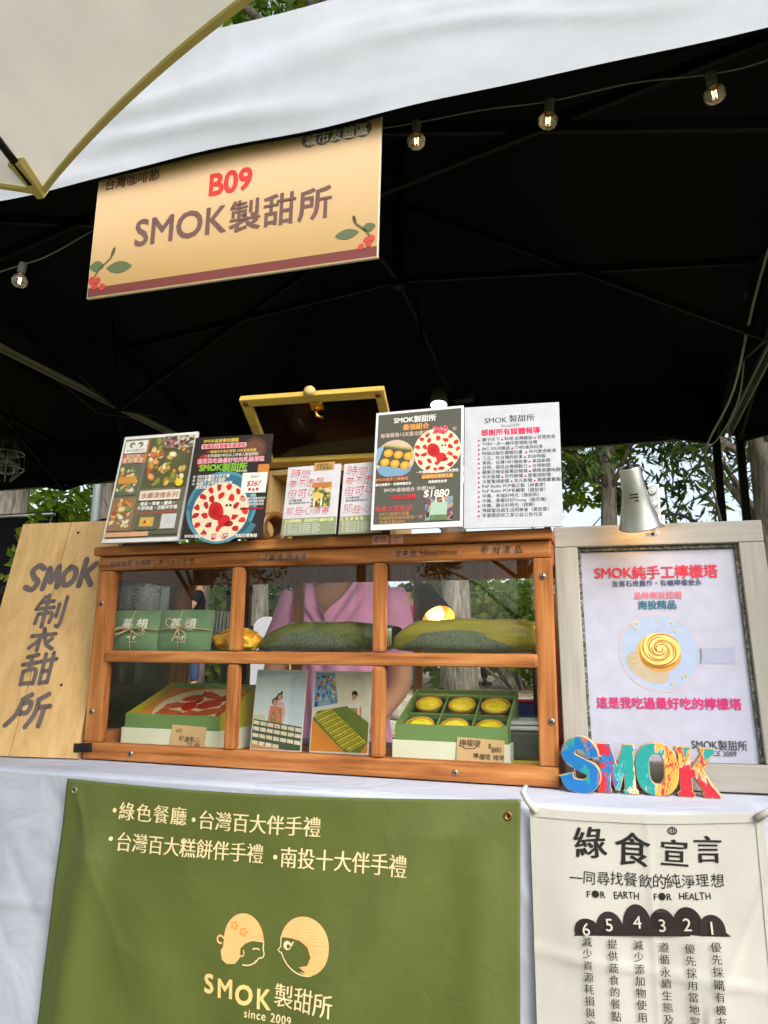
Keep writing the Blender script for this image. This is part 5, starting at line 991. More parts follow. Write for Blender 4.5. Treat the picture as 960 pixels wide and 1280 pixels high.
def letter(ch, label, outline, holes, loc, yaw, mat, th=.02):
    cu = bpy.data.curves.new('letter_' + ch, 'CURVE'); cu.dimensions = '2D'; cu.fill_mode = 'BOTH'; cu.extrude = th / 2; cu.bevel_depth = .0016; cu.bevel_resolution = 2
    for loop in [outline] + holes:
        sp_ = cu.splines.new('POLY'); sp_.points.add(len(loop) - 1); sp_.use_cyclic_u = True
        for p, (x, z) in zip(sp_.points, loop): p.co = (x, z, 0, 1)
    tmp = bpy.data.objects.new('tmp', cu); COL.objects.link(tmp); bpy.context.view_layer.update(); me = bpy.data.meshes.new_from_object(tmp.evaluated_get(bpy.context.evaluated_depsgraph_get())); bpy.data.objects.remove(tmp)
    mb = MB()
    for p in me.polygons: mb.add([(me.vertices[i].co.x, -me.vertices[i].co.z, me.vertices[i].co.y) for i in p.vertices], [tuple(range(len(p.vertices)))], 0 if abs(p.normal.z) > .8 else 1)
    o = obj('letter_' + ch, mb, [mat, M_raw]); o.location = loc; o.rotation_euler = (-rad(3), 0, rad(yaw)); return tag(o, label, 'letter', 'painted wooden letters')
def stroke_outline(path, ths):
    L, R_ = [], []
    for i, p in enumerate(path):
        a, b = Vector(path[max(i - 1, 0)]), Vector(path[min(i + 1, len(path) - 1)]); d = (b - a).normalized(); n_ = Vector((-d.y, d.x)) * ths[i] / 2; L.append(tuple(Vector(p) + n_)); R_.append(tuple(Vector(p) - n_))
    return L + R_[::-1]
def cr(P, n=7): return [(v.x, v.y) for v in smooth([Vector((p[0], p[1], 0)) for p in P], n)]
# S
c = cr([(.0505, .052), (.047, .064), (.034, .0725), (.019, .068), (.0135, .056), (.020, .046), (.034, .0395), (.0485, .032), (.0515, .020), (.043, .0095), (.029, .0075), (.015, .012), (.0105, .0235)]); n_ = len(c); th = [.017 + .0015 * math.sin(PI * i / (n_ - 1)) for i in range(n_)]; th[0] = th[-1] = .019
S_out = stroke_outline(c, th); letter('s', 'painted letter S, mostly blue with teal edges and a pink patch', S_out, [], (.925, -.006, TZ + .0022), -4, paint_mat('paint_blue', [(0, BLUE), (.56, BLUE), (.60, TEAL), (.66, PNK), (.70, BLUE), (.82, MINT), (.86, RED), (.9, BLUE)], (2, 0, 1.5, .45), 1.0))
Mo = [(.0, .002), (.001, 0), (.018, 0), (.0185, .003), (.0165, .006), (.0185, .034), (.026, .004), (.0305, .004), (.040, .036), (.0405, .006), (.0385, .003), (.039, 0), (.0575, 0), (.058, .003), (.0545, .007), (.0525, .062), (.056, .067), (.0555, .071), (.041, .071), (.0295, .035), (.0185, .071), (.002, .071), (.0015, .067), (.005, .062), (.0035, .007)]
letter('m', 'painted letter M, blue and red on the left leg and teal on the right', Mo, [], (.982, .004, TZ + .0018), 2, paint_mat('paint_blue_teal', [(0, RED), (.22, BLUE), (.36, RED), (.41, BLUE), (.5, MINT), (.54, TEAL), (.86, CRM)], (16, 0, 0, .05), 2.1))
el = lambda cx, cz, a, b, e, n=44: [(cx + a * math.copysign(abs(math.cos(t)) ** e, math.cos(t)), cz + b * math.copysign(abs(math.sin(t)) ** e, math.sin(t))) for t in [2 * PI * k / n for k in range(n)]]
letter('o', 'painted letter O, teal left half and yellow right half with red daubs', el(.030, .037, .030, .0375, .82), [el(.030, .037, .0125, .0235, .8)], (1.040, .008, TZ + .0018), 1, paint_mat('paint_teal_yellow', [(0, TEAL), (.47, CRM), (.50, YEL), (.62, RED), (.68, YEL), (.80, RED), (.86, YEL)], (15, 0, -1.5, .10), 3.3))
Ko = [(.0, .003), (.001, 0), (.021, 0), (.0225, .003), (.019, .007), (.019, .026), (.0245, .030), (.038, .007), (.036, .003), (.0375, 0), (.058, 0), (.0605, .003), (.055, .008), (.036, .038), (.050, .061), (.055, .064), (.0545, .069), (.036, .069), (.0355, .065), (.038, .061), (.022, .038), (.019, .038), (.0185, .063), (.021, .066), (.020, .070), (.001, .070), (.000, .066), (.004, .062), (.0045, .007)]
letter('k', 'painted letter K, red upright with a teal upper arm and yellow lower arm', Ko, [], (1.099, .013, TZ + .0018), 3, paint_mat('paint_red_yellow', [(0, RED), (.45, PNK), (.48, CRM), (.52, YEL), (.62, RED), (.66, YEL), (.70, TEAL)], (8, 0, 6.5, .02), 4.4))

# ------------------------------------------------------------------ green vinyl banner
BX, BZ1, BW, BH = .094, .928, .784, .62; BY = TFY - .017
def banner_f(x, z, y=0):
    u = x / BW; d = BH - z; q = .016 * math.exp(-((u - .10 + .10 * d) / .045) ** 2) * min(1, d / .12) + .012 * math.exp(-((u - .80 + .75 * (d - .1)) / .06) ** 2) * min(1, d / .05) + .006 * math.exp(-((u - .93) / .04) ** 2) * min(1, d / .1) + .004 * math.sin(u * 9 + d * 4) * min(1, d * 4) + .004 * math.exp(-abs((u - .02) * .9 - d * .55) / .012) * min(1, d / .03) * max(0, 1 - d / .35) + .004 * math.exp(-abs((.98 - u) * .9 - d * .8) / .014) * min(1, d / .03) * max(0, 1 - d / .35) + .002 * math.sin(u * 31 - d * 22) * math.exp(-((u - .3) / .3) ** 2) * min(1, d * 3) + .0015 * noise.noise(Vector((x * 12, z * 12, 0)))
    dz = .016 * u + (.0045 * (2 * u - 1) ** 2 - .006 * math.sin(u * PI)) * max(0, 1 - d / .3); return Vector((BX + x - .03 * d, BY - q + y, BZ1 - BH + z + dz))
bn = thing('banner', 'green vinyl banner with two cream faces pinned to the front of the white cloth', 'banner', (BX + BW / 2, BY, BZ1 - BH))
m_vin, t, b = newmat('green_vinyl'); tc = N(t, 'ShaderNodeTexCoord'); nz = N(t, 'ShaderNodeTexNoise', Scale=5.0, Detail=6.0); t.links.new(tc.outputs['Object'], nz.inputs['Vector']); rp = ramp(t, [(.35, (.086, .110, .023)), (.7, (.110, .136, .031))]); t.links.new(nz.outputs['Fac'], rp.inputs['Fac']); t.links.new(rp.outputs['Color'], b.inputs['Base Color']); b.inputs['Roughness'].default_value = .42; b.inputs['Specular IOR Level'].default_value = .5
w1 = N(t, 'ShaderNodeTexWave', Scale=330.0); w1.bands_direction = 'Z'; t.links.new(tc.outputs['Object'], w1.inputs['Vector']); n3 = N(t, 'ShaderNodeTexNoise', Scale=20.0, Detail=6.0, Distortion=1.0); t.links.new(tc.outputs['Object'], n3.inputs['Vector']); b1 = N(t, 'ShaderNodeBump', Strength=.12, Distance=.0006); t.links.new(w1.outputs['Fac'], b1.inputs['Height']); b2 = N(t, 'ShaderNodeBump', Strength=.26, Distance=.006); t.links.new(n3.outputs['Fac'], b2.inputs['Height']); t.links.new(b1.outputs[0], b2.inputs['Normal']); t.links.new(b2.outputs[0], b.inputs['Normal'])
mb = MB(); mb.grid(lambda u, v: banner_f(u * BW, v * BH), 180, 120, thick=(0, .0012, 0)); obj('vinyl', mb, m_vin, bn, world=True)
pr = Print(BW, BH, fn=lambda x, z, y: banner_f(x, z, y - .0006), eps=.0002); crm = (246, 226, 176); pch = (250, 196, 130)
def B_uv(X, Z): u = (X - BX) / BW; d = BZ1 + .016 * u - Z; return (X + .03 * d - BX) / BW, d / BH
def bt(s_, X0, X1, Z, em, c=crm, bold=.022, by=-.008, jit=0, rise=.0):
    u0, v = B_uv((X0 + X1) / 2, Z); pr.text(s_, u0, v, em / BW, c, bold, by=by, width=(X1 - X0) / BW, jit=jit, rise=rise)
def bd(X, Z, r_, c): pr.disc(*B_uv(X, Z), r_ / BW, c, n=18)
bd(.199, .888, .0036, crm); bt('綠色餐廳', .2065, .337, .890, .031); bd(.3495, .887, .0036, crm); bt('台灣百大伴手禮', .3575, .573, .891, .032)
bd(.1975, .8435, .0036, crm); bt('台灣百大糕餅伴手禮', .2065, .477, .8435, .032); bd(.497, .843, .0036, crm); bt('南投十大伴手禮', .505, .714, .847, .033)
def fpoly(pts, c, cx, cz): pr.poly([B_uv(cx + x, cz + z) for x, z in pts], c)
def fline(pts, th, c, cx, cz): pr.line([B_uv(cx + x, cz + z) for x, z in pts], th / BW, c)
def arc(cx, cz, rx, rz, a0, a1, n=20): return [(cx + rx * math.cos(rad(a0 + (a1 - a0) * k / n)), cz + rz * math.sin(rad(a0 + (a1 - a0) * k / n))) for k in range(n + 1)]
# left head looks right and wears its hair in a bun; right head looks left under a bob
lx, lz = .449, .717
fpoly(arc(-.001, .0, .034, .038, 0, 180, 26) + [(-.036, -.014), (-.040, -.020), (-.037, -.033), (-.028, -.038), (-.014, -.036), (-.006, -.026), (-.006, -.013), (.002, -.005), (.014, .0)], pch, lx, lz)
fline([(.033, .002), (.0325, -.010), (.0345, -.016), (.0325, -.021), (.030, -.0225)] + arc(.003, -.008, .027, .028, -32, -100, 10), .0019, crm, lx, lz); fline(arc(-.041, -.004, .0055, .0055, 20, 300, 12), .003, pch, lx, lz); fline(arc(.021, -.014, .007, .004, 150, 40, 8), .002, crm, lx, lz); fline([(.019, -.029), (.024, -.026)], .0017, crm, lx, lz); fline(arc(-.004, -.019, .0045, .005, 60, -130, 8), .002, pch, lx, lz)
rx_, rz_ = .551, .721
fpoly(arc(.0, .0, .041, .041, 170, 0, 28) + arc(.0, -.002, .041, .038, 0, -80, 12) + [(-.008, -.0365), (.004, -.036), (-.008, -.030), (.006, -.026), (.011, -.014), (.005, -.001), (-.008, .006), (-.024, .008)], pch, rx_, rz_)
fline([(-.040, .008), (-.040, -.006), (-.0445, -.011), (-.0405, -.0145)] + arc(.0, -.002, .0405, .038, 198, 290, 16), .0019, crm, rx_, rz_); bd(rx_ - .029, rz_ - .003, .0066, crm); fline([(-.034, -.022), (-.031, -.026)], .0016, crm, rx_, rz_)
for k in range(3): fline([(-.0235, -.001 - .0005 * k), (-.018 - .001 * k, .004 - .003 * k)], .0013, crm, rx_, rz_)
pr.up()
for (cx, cz) in ((lx - .018, lz + .019), (lx - .002, lz + .011)):
    for k in range(5): a = k * 2 * PI / 5; bd(cx + .0048 * math.cos(a), cz + .0048 * math.sin(a), .0026, (228, 160, 84))
bd(rx_ - .027, rz_ - .004, .003, (110, 90, 40))
for ch, X, Z in (('S', .391, .648), ('M', .420, .645), ('O', .453, .641), ('K', .486, .640)): u_, v_ = B_uv(X, Z); pr.text(ch, u_, v_, .036 / BW, (246, 214, 140), .035, jit=.18)
bt('製甜所', .503, .604, .6495, .034, bold=.016, by=-.002, rise=-.0); bt('since 2009', .454, .535, .6165, .0165, bold=.02, by=.01); pr.build('lettering', bn, world=True)
for (x, z, c) in ((.018, BH - .018, (166, 170, 120)), (BW - .018, BH - .022, (140, 106, 50))):
    mb = MB(); p = banner_f(x, z); mb.lathe([(.0028, 0), (.0028, .001), (.0062, .0014), (.0066, .0005), (.0066, 0)], 18, Matrix.Translation(p) @ Matrix.Rotation(PI / 2, 4, 'X')); obj('eyelet', mb, ink(c, .35, .5, metal=.8), bn, world=True)

# ------------------------------------------------------------------ cream canvas with the green-food pledge
CX, CW_, CZ1, CH = .890, .302, .939, .46; CY = TFY - .014
def canvas_f(x, z, y=0):
    u = x / CW_; d = CH - z; q = .004 * math.sin(u * 5 + d * 3) + .002 * math.sin(u * 13 - d * 9) + .0045 * math.exp(-abs(d - .185 - .03 * u) / .004) * .8 + .003 * math.exp(-abs(u - .52) / .012) + .0035 * math.exp(-abs((u - .85) - (d - .17) * -1.6) / .03) * (u > .7) + .0012 * noise.noise(Vector((x * 22, z * 22, 4)))
    return Vector((CX + x + .006 * d, CY - max(-.004, q) * min(1, .35 + d * 4) + y, CZ1 - CH + z - .006 * math.sin(PI * u) * max(0, 1 - d * 4) + .045 * x))
cv = thing('canvas_banner', 'cream cotton banner with black brush writing and six numbered hills, right of the green one', 'banner', (CX + CW_ / 2, CY, CZ1 - CH)); M_cotton = cloth_mat('cream_cotton', (236, 234, 228), .9, 1400, .3, gain=.58)
mb = MB(); mb.grid(lambda u, v: canvas_f(u * CW_, v * CH), 80, 70, thick=(0, .001, 0)); obj('cotton', mb, M_cotton, cv, world=True)
hm = MB()
for q in (0, 1): hm.grid(lambda u, v, q=q: canvas_f((q * (CW_ - .011)) + .0005 + .010 * u, v * CH, -.0012), 2, 60)
hm.grid(lambda u, v: canvas_f(u * CW_, CH - .012 + .0117 * v, -.0016), 60, 2); obj('hem', hm, M_cotton, cv, world=True)
mb = MB(); p = canvas_f(.004, CH - .002); mb.tube([p + Vector((.006, -.003, -.004)), p + Vector((-.006, -.004, .010)), p + Vector((-.013, .002, .020)), p + Vector((-.012, .03, .024))], [.005, .0042, .004, .004], 8); p = canvas_f(CW_ - .004, CH - .002); mb.tube([p + Vector((-.006, -.003, -.006)), p + Vector((.012, -.004, .006)), p + Vector((.03, .004, .012)), p + Vector((.06, .03, .012))], [.005, .0045, .004, .004], 8); obj('tie', mb, M_cotton, cv, world=True)
pr = Print(CW_, CH, fn=lambda x, z, y: canvas_f(x, z, y - .0006), eps=.0002); K_ = (34, 32, 32)
def C_uv(X, Z): d = CZ1 + .045 * (X - CX) - Z; return (X - .006 * d - CX) / CW_, d / CH
def ct(s_, X0, X1, Z, em, bold=0, by=None, jit=0): u_, v_ = C_uv((X0 + X1) / 2, Z); pr.text(s_, u_, v_, em / CW_, K_, bold, by=by, jit=jit, width=(X1 - X0) / CW_ if len(s_) > 1 else None, rise=-.012)
for ch, X, Z, em in (('綠', .970, .900, .045), ('食', 1.026, .902, .045), ('宣', 1.0785, .902, .040), ('言', 1.121, .903, .036)): u_, v_ = C_uv(X, Z); pr.text(ch, u_, v_, em / CW_, K_, .028, by=.006, jit=.34, seed=ord(ch))
def cl(pts, th): pr.line([C_uv(*p) for p in pts], th / CW_, K_)
cl([(1.0785 + .0055 * math.cos(k * PI / 9), .9265 + .0042 * math.sin(k * PI / 9)) for k in range(19)], .0014); cl([(1.0785, .9325), (1.079, .922)], .0012); cl([(1.0755, .930), (1.0765, .923)], .0009); cl([(1.0815, .930), (1.081, .923)], .0009)
ct('一同尋找餐飲的純淨理想', .942, 1.139, .861, .0187, 0, jit=.25)
for s_, X0, X1, Z in (('F●R', .9635, .9885, .8365), ('EARTH', .999, 1.032, .839), ('F●R', 1.0495, 1.0725, .842), ('HEALTH', 1.081, 1.121, .846)): ct(s_, X0, X1, Z, .0125, .012, jit=.25)
m_hill = (44, 36, 36); base = lambda X: .782 + .019 * (X - .946) / .195
for cx, hw, top in ((.963, .017, .8035), (.992, .018, .8155), (1.0275, .019, .828), (1.0595, .018, .8255), (1.0905, .0195, .8305), (1.1195, .0165, .823)):
    zb_ = base(cx); pr.poly([C_uv(cx + hw * math.cos(PI * k / 14), zb_ + .001 + (top - zb_) * max(0, math.sin(PI * k / 14)) ** .75) for k in range(15)], m_hill); pr.layer += .35
pr.poly([C_uv(.945, base(.945) - .001), C_uv(.951, base(.951) + .006), C_uv(1.128, base(1.128) + .010), C_uv(1.1415, base(1.1415) - .002)], m_hill); pr.layer += 15
for s_, X, Z in (('6', .962, .793), ('5', .992, .8015), ('4', 1.028, .808), ('3', 1.059, .807), ('2', 1.0895, .8115), ('1', 1.119, .8095)): u_, v_ = C_uv(X, Z); pr.text(s_, u_, v_, .0215 / CW_, (206, 200, 192), .005, jit=.15)
for s_, X, Z in (('減少資源耗損與浪費', .9615, .777), ('提供蔬食的餐點選擇', .994, .7775), ('減少添加物使用', 1.0265, .779), ('遵循永續生態及海鮮', 1.0585, .7795), ('優先採用當地當令食材', 1.090, .7815), ('優先採購有機友善', 1.1215, .7865)):
    u_, v_ = C_uv(X, Z); pr.text(s_, u_, v_, .0130 / CW_, K_, .012, by=-.004, vertical=True, step=1.12)
pr.build('lettering', cv, world=True)
# ------------------------------------------------------------------ people
def skin_mesh(verts, edges, radii, root=0, sub=2):
    me = bpy.data.meshes.new('skel'); me.from_pydata(verts, edges, []); o = bpy.data.objects.new('skel', me); COL.objects.link(o)
    md = o.modifiers.new('skin', 'SKIN'); md.use_smooth_shade = True; md.branch_smoothing = .4
    for i, r_ in enumerate(radii): q = me.skin_vertices[0].data[i]; q.radius = (r_, r_) if not isinstance(r_, tuple) else r_; q.use_root = (i == root)
    s = o.modifiers.new('sub', 'SUBSURF'); s.levels = sub; s.render_levels = sub
    bpy.context.view_layer.update(); out = bpy.data.meshes.new_from_object(o.evaluated_get(bpy.context.evaluated_depsgraph_get())); bpy.data.objects.remove(o); mb = MB(); mb.add([v.co for v in out.vertices], [tuple(p.vertices) for p in out.polygons], 0, True); bpy.data.meshes.remove(out); return mb
M_skin = ink((206, 152, 118), .5, .35); M_hair = ink((34, 26, 24), .45, .4); M_jeans = cloth_mat('denim', (62, 78, 108), .85, 900, .3)
def person(label, loc, H, yaw, shirt, pants, arms, fingers=False, shirt_on=True, hair_long=False):
    """a standing figure facing local -y; arms: for each side a list of three points (elbow, wrist, fingertip direction) in units of height"""
    r = thing('person', label, 'person', loc, (0, 0, yaw)); V, E_, R_ = [], [], []
    def add(p, rd, par=None):
        V.append(Vector(p) * H); R_.append(rd * H if not isinstance(rd, tuple) else (rd[0] * H, rd[1] * H)); k = len(V) - 1
        if par is not None: E_.append((par, k))
        return k
    pel = add((0, 0, .52), (.085, .062)); wst = add((0, 0, .61), (.075, .056), pel); chs = add((0, .002, .72), (.085, .062), wst); upc = add((0, .004, .80), (.075, .05), chs); nk = add((0, .002, .852), .030, upc); nk2 = add((0, -.004, .885), .031, nk); hd = add((0, -.012, .925), (.043, .052), nk2); add((0, -.010, .965), (.040, .047), hd)
    for s in (-1, 1):
        hp = add((s * .05, 0, .485), .055, pel); kn = add((s * .056, -.006, .285), .036, hp); an = add((s * .058, .008, .05), .022, kn); add((s * .06, -.05, .018), .02, an)
        sh = add((s * .105, .004, .805), .036, upc); el = add(arms[(s + 1) // 2][0], .024, sh); wr = add(arms[(s + 1) // 2][1], .016, el); d = Vector(arms[(s + 1) // 2][2]).normalized(); w_ = Vector(arms[(s + 1) // 2][1]); pm = add(w_ + d * .035, (.020, .012), wr)
        if fingers:
            side = Vector((1, 0, 0)) - d * d.x; side = side.normalized() if side.length > .1 else Vector((0, 1, 0)); dn = d.cross(side)
            for q, ln in ((-1.5, .036), (-.5, .044), (.5, .046), (1.5, .042)):
                b0 = add(w_ + d * .052 + side * q * .0095, .0052, pm); b1 = add(w_ + d * (.052 + ln * .55) + side * q * .0105 + dn * .004, .0048, b0); add(w_ + d * (.052 + ln) + side * q * .0105 + dn * .014, .004, b1)
            t0 = add(w_ + d * .030 + side * s * -.021, .006, pm); add(w_ + d * .058 + side * s * -.034, .005, t0)
        else: add(w_ + d * .095, (.014, .008), pm)
    obj('body', skin_mesh(V, E_, R_), M_skin, r)
    # face: eyes, brows, nose, mouth, ears
    fc = MB(); hz = .932 * H
    for s in (-1, 1):
        Q = Matrix.Translation((s * .017 * H, -.0605 * H, hz + .004 * H)); fc.lathe([(.0, -.004 * H), (.0055 * H, -.002 * H), (.0055 * H, .002 * H), (.0, .004 * H)], 10, Q @ Matrix.Rotation(PI / 2, 4, 'X'), 0)
        fc.bar((s * .010 * H, -.0625 * H, hz + .014 * H), (s * .026 * H, -.059 * H, hz + .014 * H), .003 * H, .003 * H, 1)
        fc.lathe([(.0, -.004 * H), (.010 * H, 0), (.006 * H, .005 * H), (0, .006 * H)], 10, Matrix.Translation((s * .046 * H, -.008 * H, hz - .003 * H)) @ Matrix.Rotation(PI / 2, 4, 'Y'), 2)
    fc.lathe([(.008 * H, -.012 * H), (.0075 * H, -.008 * H), (.003 * H, .014 * H), (.0, .016 * H)], 10, Matrix.Translation((0, -.062 * H, hz - .010 * H)) @ Matrix.Rotation(rad(8), 4, 'X'), 2); fc.bar((-.013 * H, -.0585 * H, hz - .030 * H), (.013 * H, -.0585 * H, hz - .030 * H), .005 * H, .005 * H, 3); obj('face', fc, [M_black, M_hair, M_skin, ink((176, 84, 80))], r)
    hr = MB(); b_ = bmesh.new(); bmesh.ops.create_icosphere(b_, subdivisions=3, radius=1)
    for v in b_.verts:
        c = v.co * (1 + .04 * noise.noise(v.co * 5)); z = .955 + c.z * .052
        if c.y < -.25 and c.z < .35: c.y = -.25
        if hair_long and c.y > .1 and c.z < 0: z -= .07 * -c.z
        v.co = Vector((c.x * .0485, -.004 + c.y * .056, z)) * H
    hr.bm(b_, 0, True); obj('hair', hr, M_hair, r)
    if shirt_on:
        V, E_, R_ = [], [], []; a0 = add((0, 0, .50), (.098, .075)); a1 = add((0, 0, .61), (.086, .066), a0); a2 = add((0, .002, .72), (.094, .072), a1); a3 = add((0, .004, .800), (.085, .056), a2); add((0, .003, .838), .04, a3)
        for s in (-1, 1): sh = add((s * .108, .004, .805), .045, a3); el = Vector(arms[(s + 1) // 2][0]); add(Vector((s * .108, .004, .805)).lerp(el, .7), .038, sh)
        obj('shirt', skin_mesh(V, E_, R_), shirt, r)
    V, E_, R_ = [], [], []; a0 = add((0, 0, .52), (.092, .07))
    for s in (-1, 1): hp = add((s * .052, 0, .475), .063, a0); kn = add((s * .057, -.006, .285), .046, hp); add((s * .059, .006, .055), .036, kn)
    obj('trousers', skin_mesh(V, E_, R_), pants, r)
    sm = MB()
    for s in (-1, 1): sm.box((s * .06 - .026) * H, (s * .06 + .026) * H, -.10 * H, .03 * H, .0, .034 * H, .012 * H)
    obj('shoes', sm, M_black, r); return r
down = [((-.135, .01, .64), (-.13, -.01, .505), (0, -.1, -1)), ((.135, .01, .64), (.13, -.01, .505), (0, -.1, -1))]
# the seller behind the case
SX, SY, SHt = .108, 1.15, 1.66
seller = person('seller in a draped pink V-neck top standing behind the display case', (SX, SY, 0), SHt, rad(4), None, cloth_mat('dark_trousers', (50, 48, 56), .85), [((-.14, -.04, .635), (-.10, -.13, .565), (.5, -1, -.1)), ((.14, -.04, .635), (.10, -.13, .565), (-.5, -1, -.1))], fingers=True, shirt_on=False)
M_pink = cloth_mat('pink_jersey', (244, 172, 212), .85, 900, .2)
prof = [(.76, .185, .140), (.88, .178, .135), (1.0, .172, .128), (1.12, .176, .132), (1.22, .186, .142), (1.30, .190, .136), (1.36, .186, .112), (1.405, .165, .085), (1.432, .115, .07), (1.446, .078, .064)]
def shirt_fn(u, v):
    th = u * 2 * PI; f = v * (len(prof) - 1); i = min(int(f), len(prof) - 2); t_ = f - i; z, a, b_ = [prof[i][k] * (1 - t_) + prof[i + 1][k] * t_ for k in range(3)]
    front = max(0, math.cos(th)); q = (th + PI) % (2 * PI) - PI; depth = .165 * max(0, 1 - abs(q) / .62) ** .85       # V of the neckline at th = 0 (front)
    top = 1.446 - depth; zz = min(z, .76 + (z - .76) * (top - .76) / (1.446 - .76)) if depth > 0 else z
    if zz < z:
        k = (zz - .76) / (1.446 - .76); f2 = 0
        for j in range(len(prof) - 1):
            if prof[j][0] <= zz <= prof[j + 1][0]: t2 = (zz - prof[j][0]) / (prof[j + 1][0] - prof[j][0]); a, b_ = prof[j][1] * (1 - t2) + prof[j + 1][1] * t2, prof[j][2] * (1 - t2) + prof[j + 1][2] * t2
    fold = .006 * math.sin(th * 13 + 2 * math.sin(z * 5)) * (.4 + .6 * front) + .009 * front * math.sin((zz - abs(q) * .30) * 75) * math.exp(-((zz - 1.27) / .12) ** 2) + .004 * math.sin(zz * 40 + th * 3)
    return Vector((SX + (a + fold) * math.sin(th), SY - (b_ + fold + .012 * front) * math.cos(th), zz))
mb = MB(); mb.grid(shirt_fn, 120, 54)
for s in (-1, 1):
    p0 = Vector((SX + s * .165, SY, 1.355)); p1 = Vector((SX + s * .235, SY - .035, 1.13)); pts = [p0.lerp(p1, k / 6) for k in range(7)]; mb.tube(pts, [.066, .068, .066, .064, .066, .068, .072], 18)
obj('shirt', mb, M_pink, seller, world=True)
def far(x, y, z, *a, **k): return person(a[0], (x, y, z), *a[1:], **k)
far(-4.55, 7.7, .66, 'person in a black T-shirt reaching out, seen through the upper left pane', 1.62, rad(-60), cloth_mat('black_tee', (26, 32, 34), .85), M_jeans, [((-.14, -.05, .68), (-.12, -.19, .63), (0, -1, -.3)), ((.14, -.05, .68), (.13, -.19, .60), (0, -1, -.3))])
far(-1.06, 10.4, .68, 'person in white T-shirt and jeans on the bank, seen through the upper right pane', 1.72, rad(160), cloth_mat('white_tee', (232, 234, 238), .85), M_jeans, down)
far(-2.61, 6.3, zt(-2.61, 6.3), 'dark haired child in a white shirt, seen through the upper middle pane', 1.12, rad(10), cloth_mat('white_shirt', (238, 238, 240), .85), M_jeans, down)
far(-1.84, 9.0, .66, 'person in a magenta top and turquoise trousers just right of the seller', 1.52, rad(190), cloth_mat('magenta_top', (226, 66, 150), .85), cloth_mat('turquoise_trousers', (30, 150, 176), .85), down)

# ------------------------------------------------------------------ things behind and beside the stall
r = thing('white_panel', 'white round-topped panel standing on the grass, seen through the upper middle pane', 'panel', (-1.93, 4.6, zt(-1.93, 4.6)), (0, 0, rad(-20))); mb = MB(); oc = [(-.17, .06), (.17, .06), (.17, 1.28)] + [(.17 * math.cos(rad(a)), 1.28 + .13 * math.sin(rad(a))) for a in range(15, 180, 15)] + [(-.17, 1.28)]; mb.poly(oc, .03); obj('panel', mb, M_white, r); mb = MB(); mb.box(-.2, -.12, -.12, .15, 0, .06, .01); mb.box(.12, .2, -.12, .15, 0, .06, .01); obj('foot', mb, M_white, r)
r = thing('camp_chair', 'navy folding camp chair with red piping behind the right half of the case', 'chair', (.66, 1.30, 0), (0, 0, rad(-12))); M_navy = cloth_mat('navy_canvas', (34, 44, 84), .85, 700, .3); mb = MB()
mb.grid(lambda u, v: Vector((-.27 + .54 * u, .05 * math.sin(PI * u) + .06 * v, .52 + .50 * v - .03 * math.sin(PI * u))), 20, 14, thick=(0, .006, 0)); obj('backrest', mb, M_navy, r); mb = MB(); mb.grid(lambda u, v: Vector((-.27 + .54 * u, -.42 + .44 * v, .47 - .04 * math.sin(PI * u) * math.sin(PI * v))), 16, 12, thick=(0, 0, -.006)); obj('seat', mb, M_navy, r)
mb = MB(); mb.tube([(-.27 + .54 * u / 12, .05 * math.sin(PI * u / 12) + .058, 1.023 - .03 * math.sin(PI * u / 12)) for u in range(13)], .006, 6); mb.tube([(-.26 + .52 * u / 12, .05 * math.sin(PI * u / 12) + .040, .93 - .03 * math.sin(PI * u / 12)) for u in range(13)], .005, 6); obj('piping', mb, ink((176, 30, 44)), r)
for s in (-1, 1):
    mb = MB(); mb.tube([(s * .28, .07, 1.03), (s * .28, .0, .5), (s * .28, -.02, .02)], .011, 8); mb.tube([(s * .28, -.44, .47), (s * .28, -.44, .02)], .011, 8); mb.tube([(s * .28, -.44, .66), (s * .28, -.44, .45)], .011, 8); mb.tube([(s * .28, .06, .04), (s * .28, -.44, .46)], .009, 8); obj('leg', mb, M_dark_bar, r); mb = MB(); mb.box(s * .28 - .03, s * .28 + .03, -.47, .04, .66, .69, .008); obj('armrest', mb, M_navy, r)
r = thing('red_cloth', 'dark red cloth hanging behind the gap between the case and the pale frame', 'cloth', (.93, .42, .70)); mb = MB(); mb.grid(lambda u, v: Vector((-.07 + .14 * u, .012 * math.sin(u * 12), .245 + .24 * v)), 20, 8, thick=(0, .003, 0)); obj('cloth', mb, cloth_mat('red_cloth', (140, 22, 40), .85), r); mb = MB(); mb.tube([(-.09, 0, .49), (.09, 0, .49)], .006, 8); mb.tube([(-.085, .003, .49), (-.085, .003, .2415)], .005, 8); mb.tube([(.085, .003, .49), (.085, .003, .2415)], .005, 8); obj('rail', mb, M_dark_bar, r)
# LED lamp under the roof
r = thing('led_lamp', 'black clip lamp with a glaring white face under the tent roof above the posters', 'lamp', (.462, 1.145, 2.03)); Mx = Matrix.Translation((0, 0, 0)) @ Vector((.05, -.32, -.94)).to_track_quat('Z', 'Y').to_matrix().to_4x4(); mb = MB(); mb.lathe([(.012, -.06), (.024, -.052), (.030, -.02), (.034, .010), (.032, .010), (.028, .004)], 24, Mx, caps=False); obj('shade', mb, ink((96, 102, 92), .5, .3), r); mb = MB(); mb.lathe([(.0, .0061), (.0285, .0061)], 24, Mx, caps=False); obj('light_face', mb, emit_mat('led_white', (.95, 1, .97), 3), r); mb = MB(); mb.tube([(0, .05, .03), (.02, .06, .08), (.0, .0, .13), (-.05, -.0, .2), (-.085, .0, .42)], .006, 8); mb.box(.05, .12, .0, .05, .01, .05, .008); mb.tube([(.0, .05, .03), (.09, .03, .03)], .008, 8); obj('clamp', mb, M_dark_bar, r)
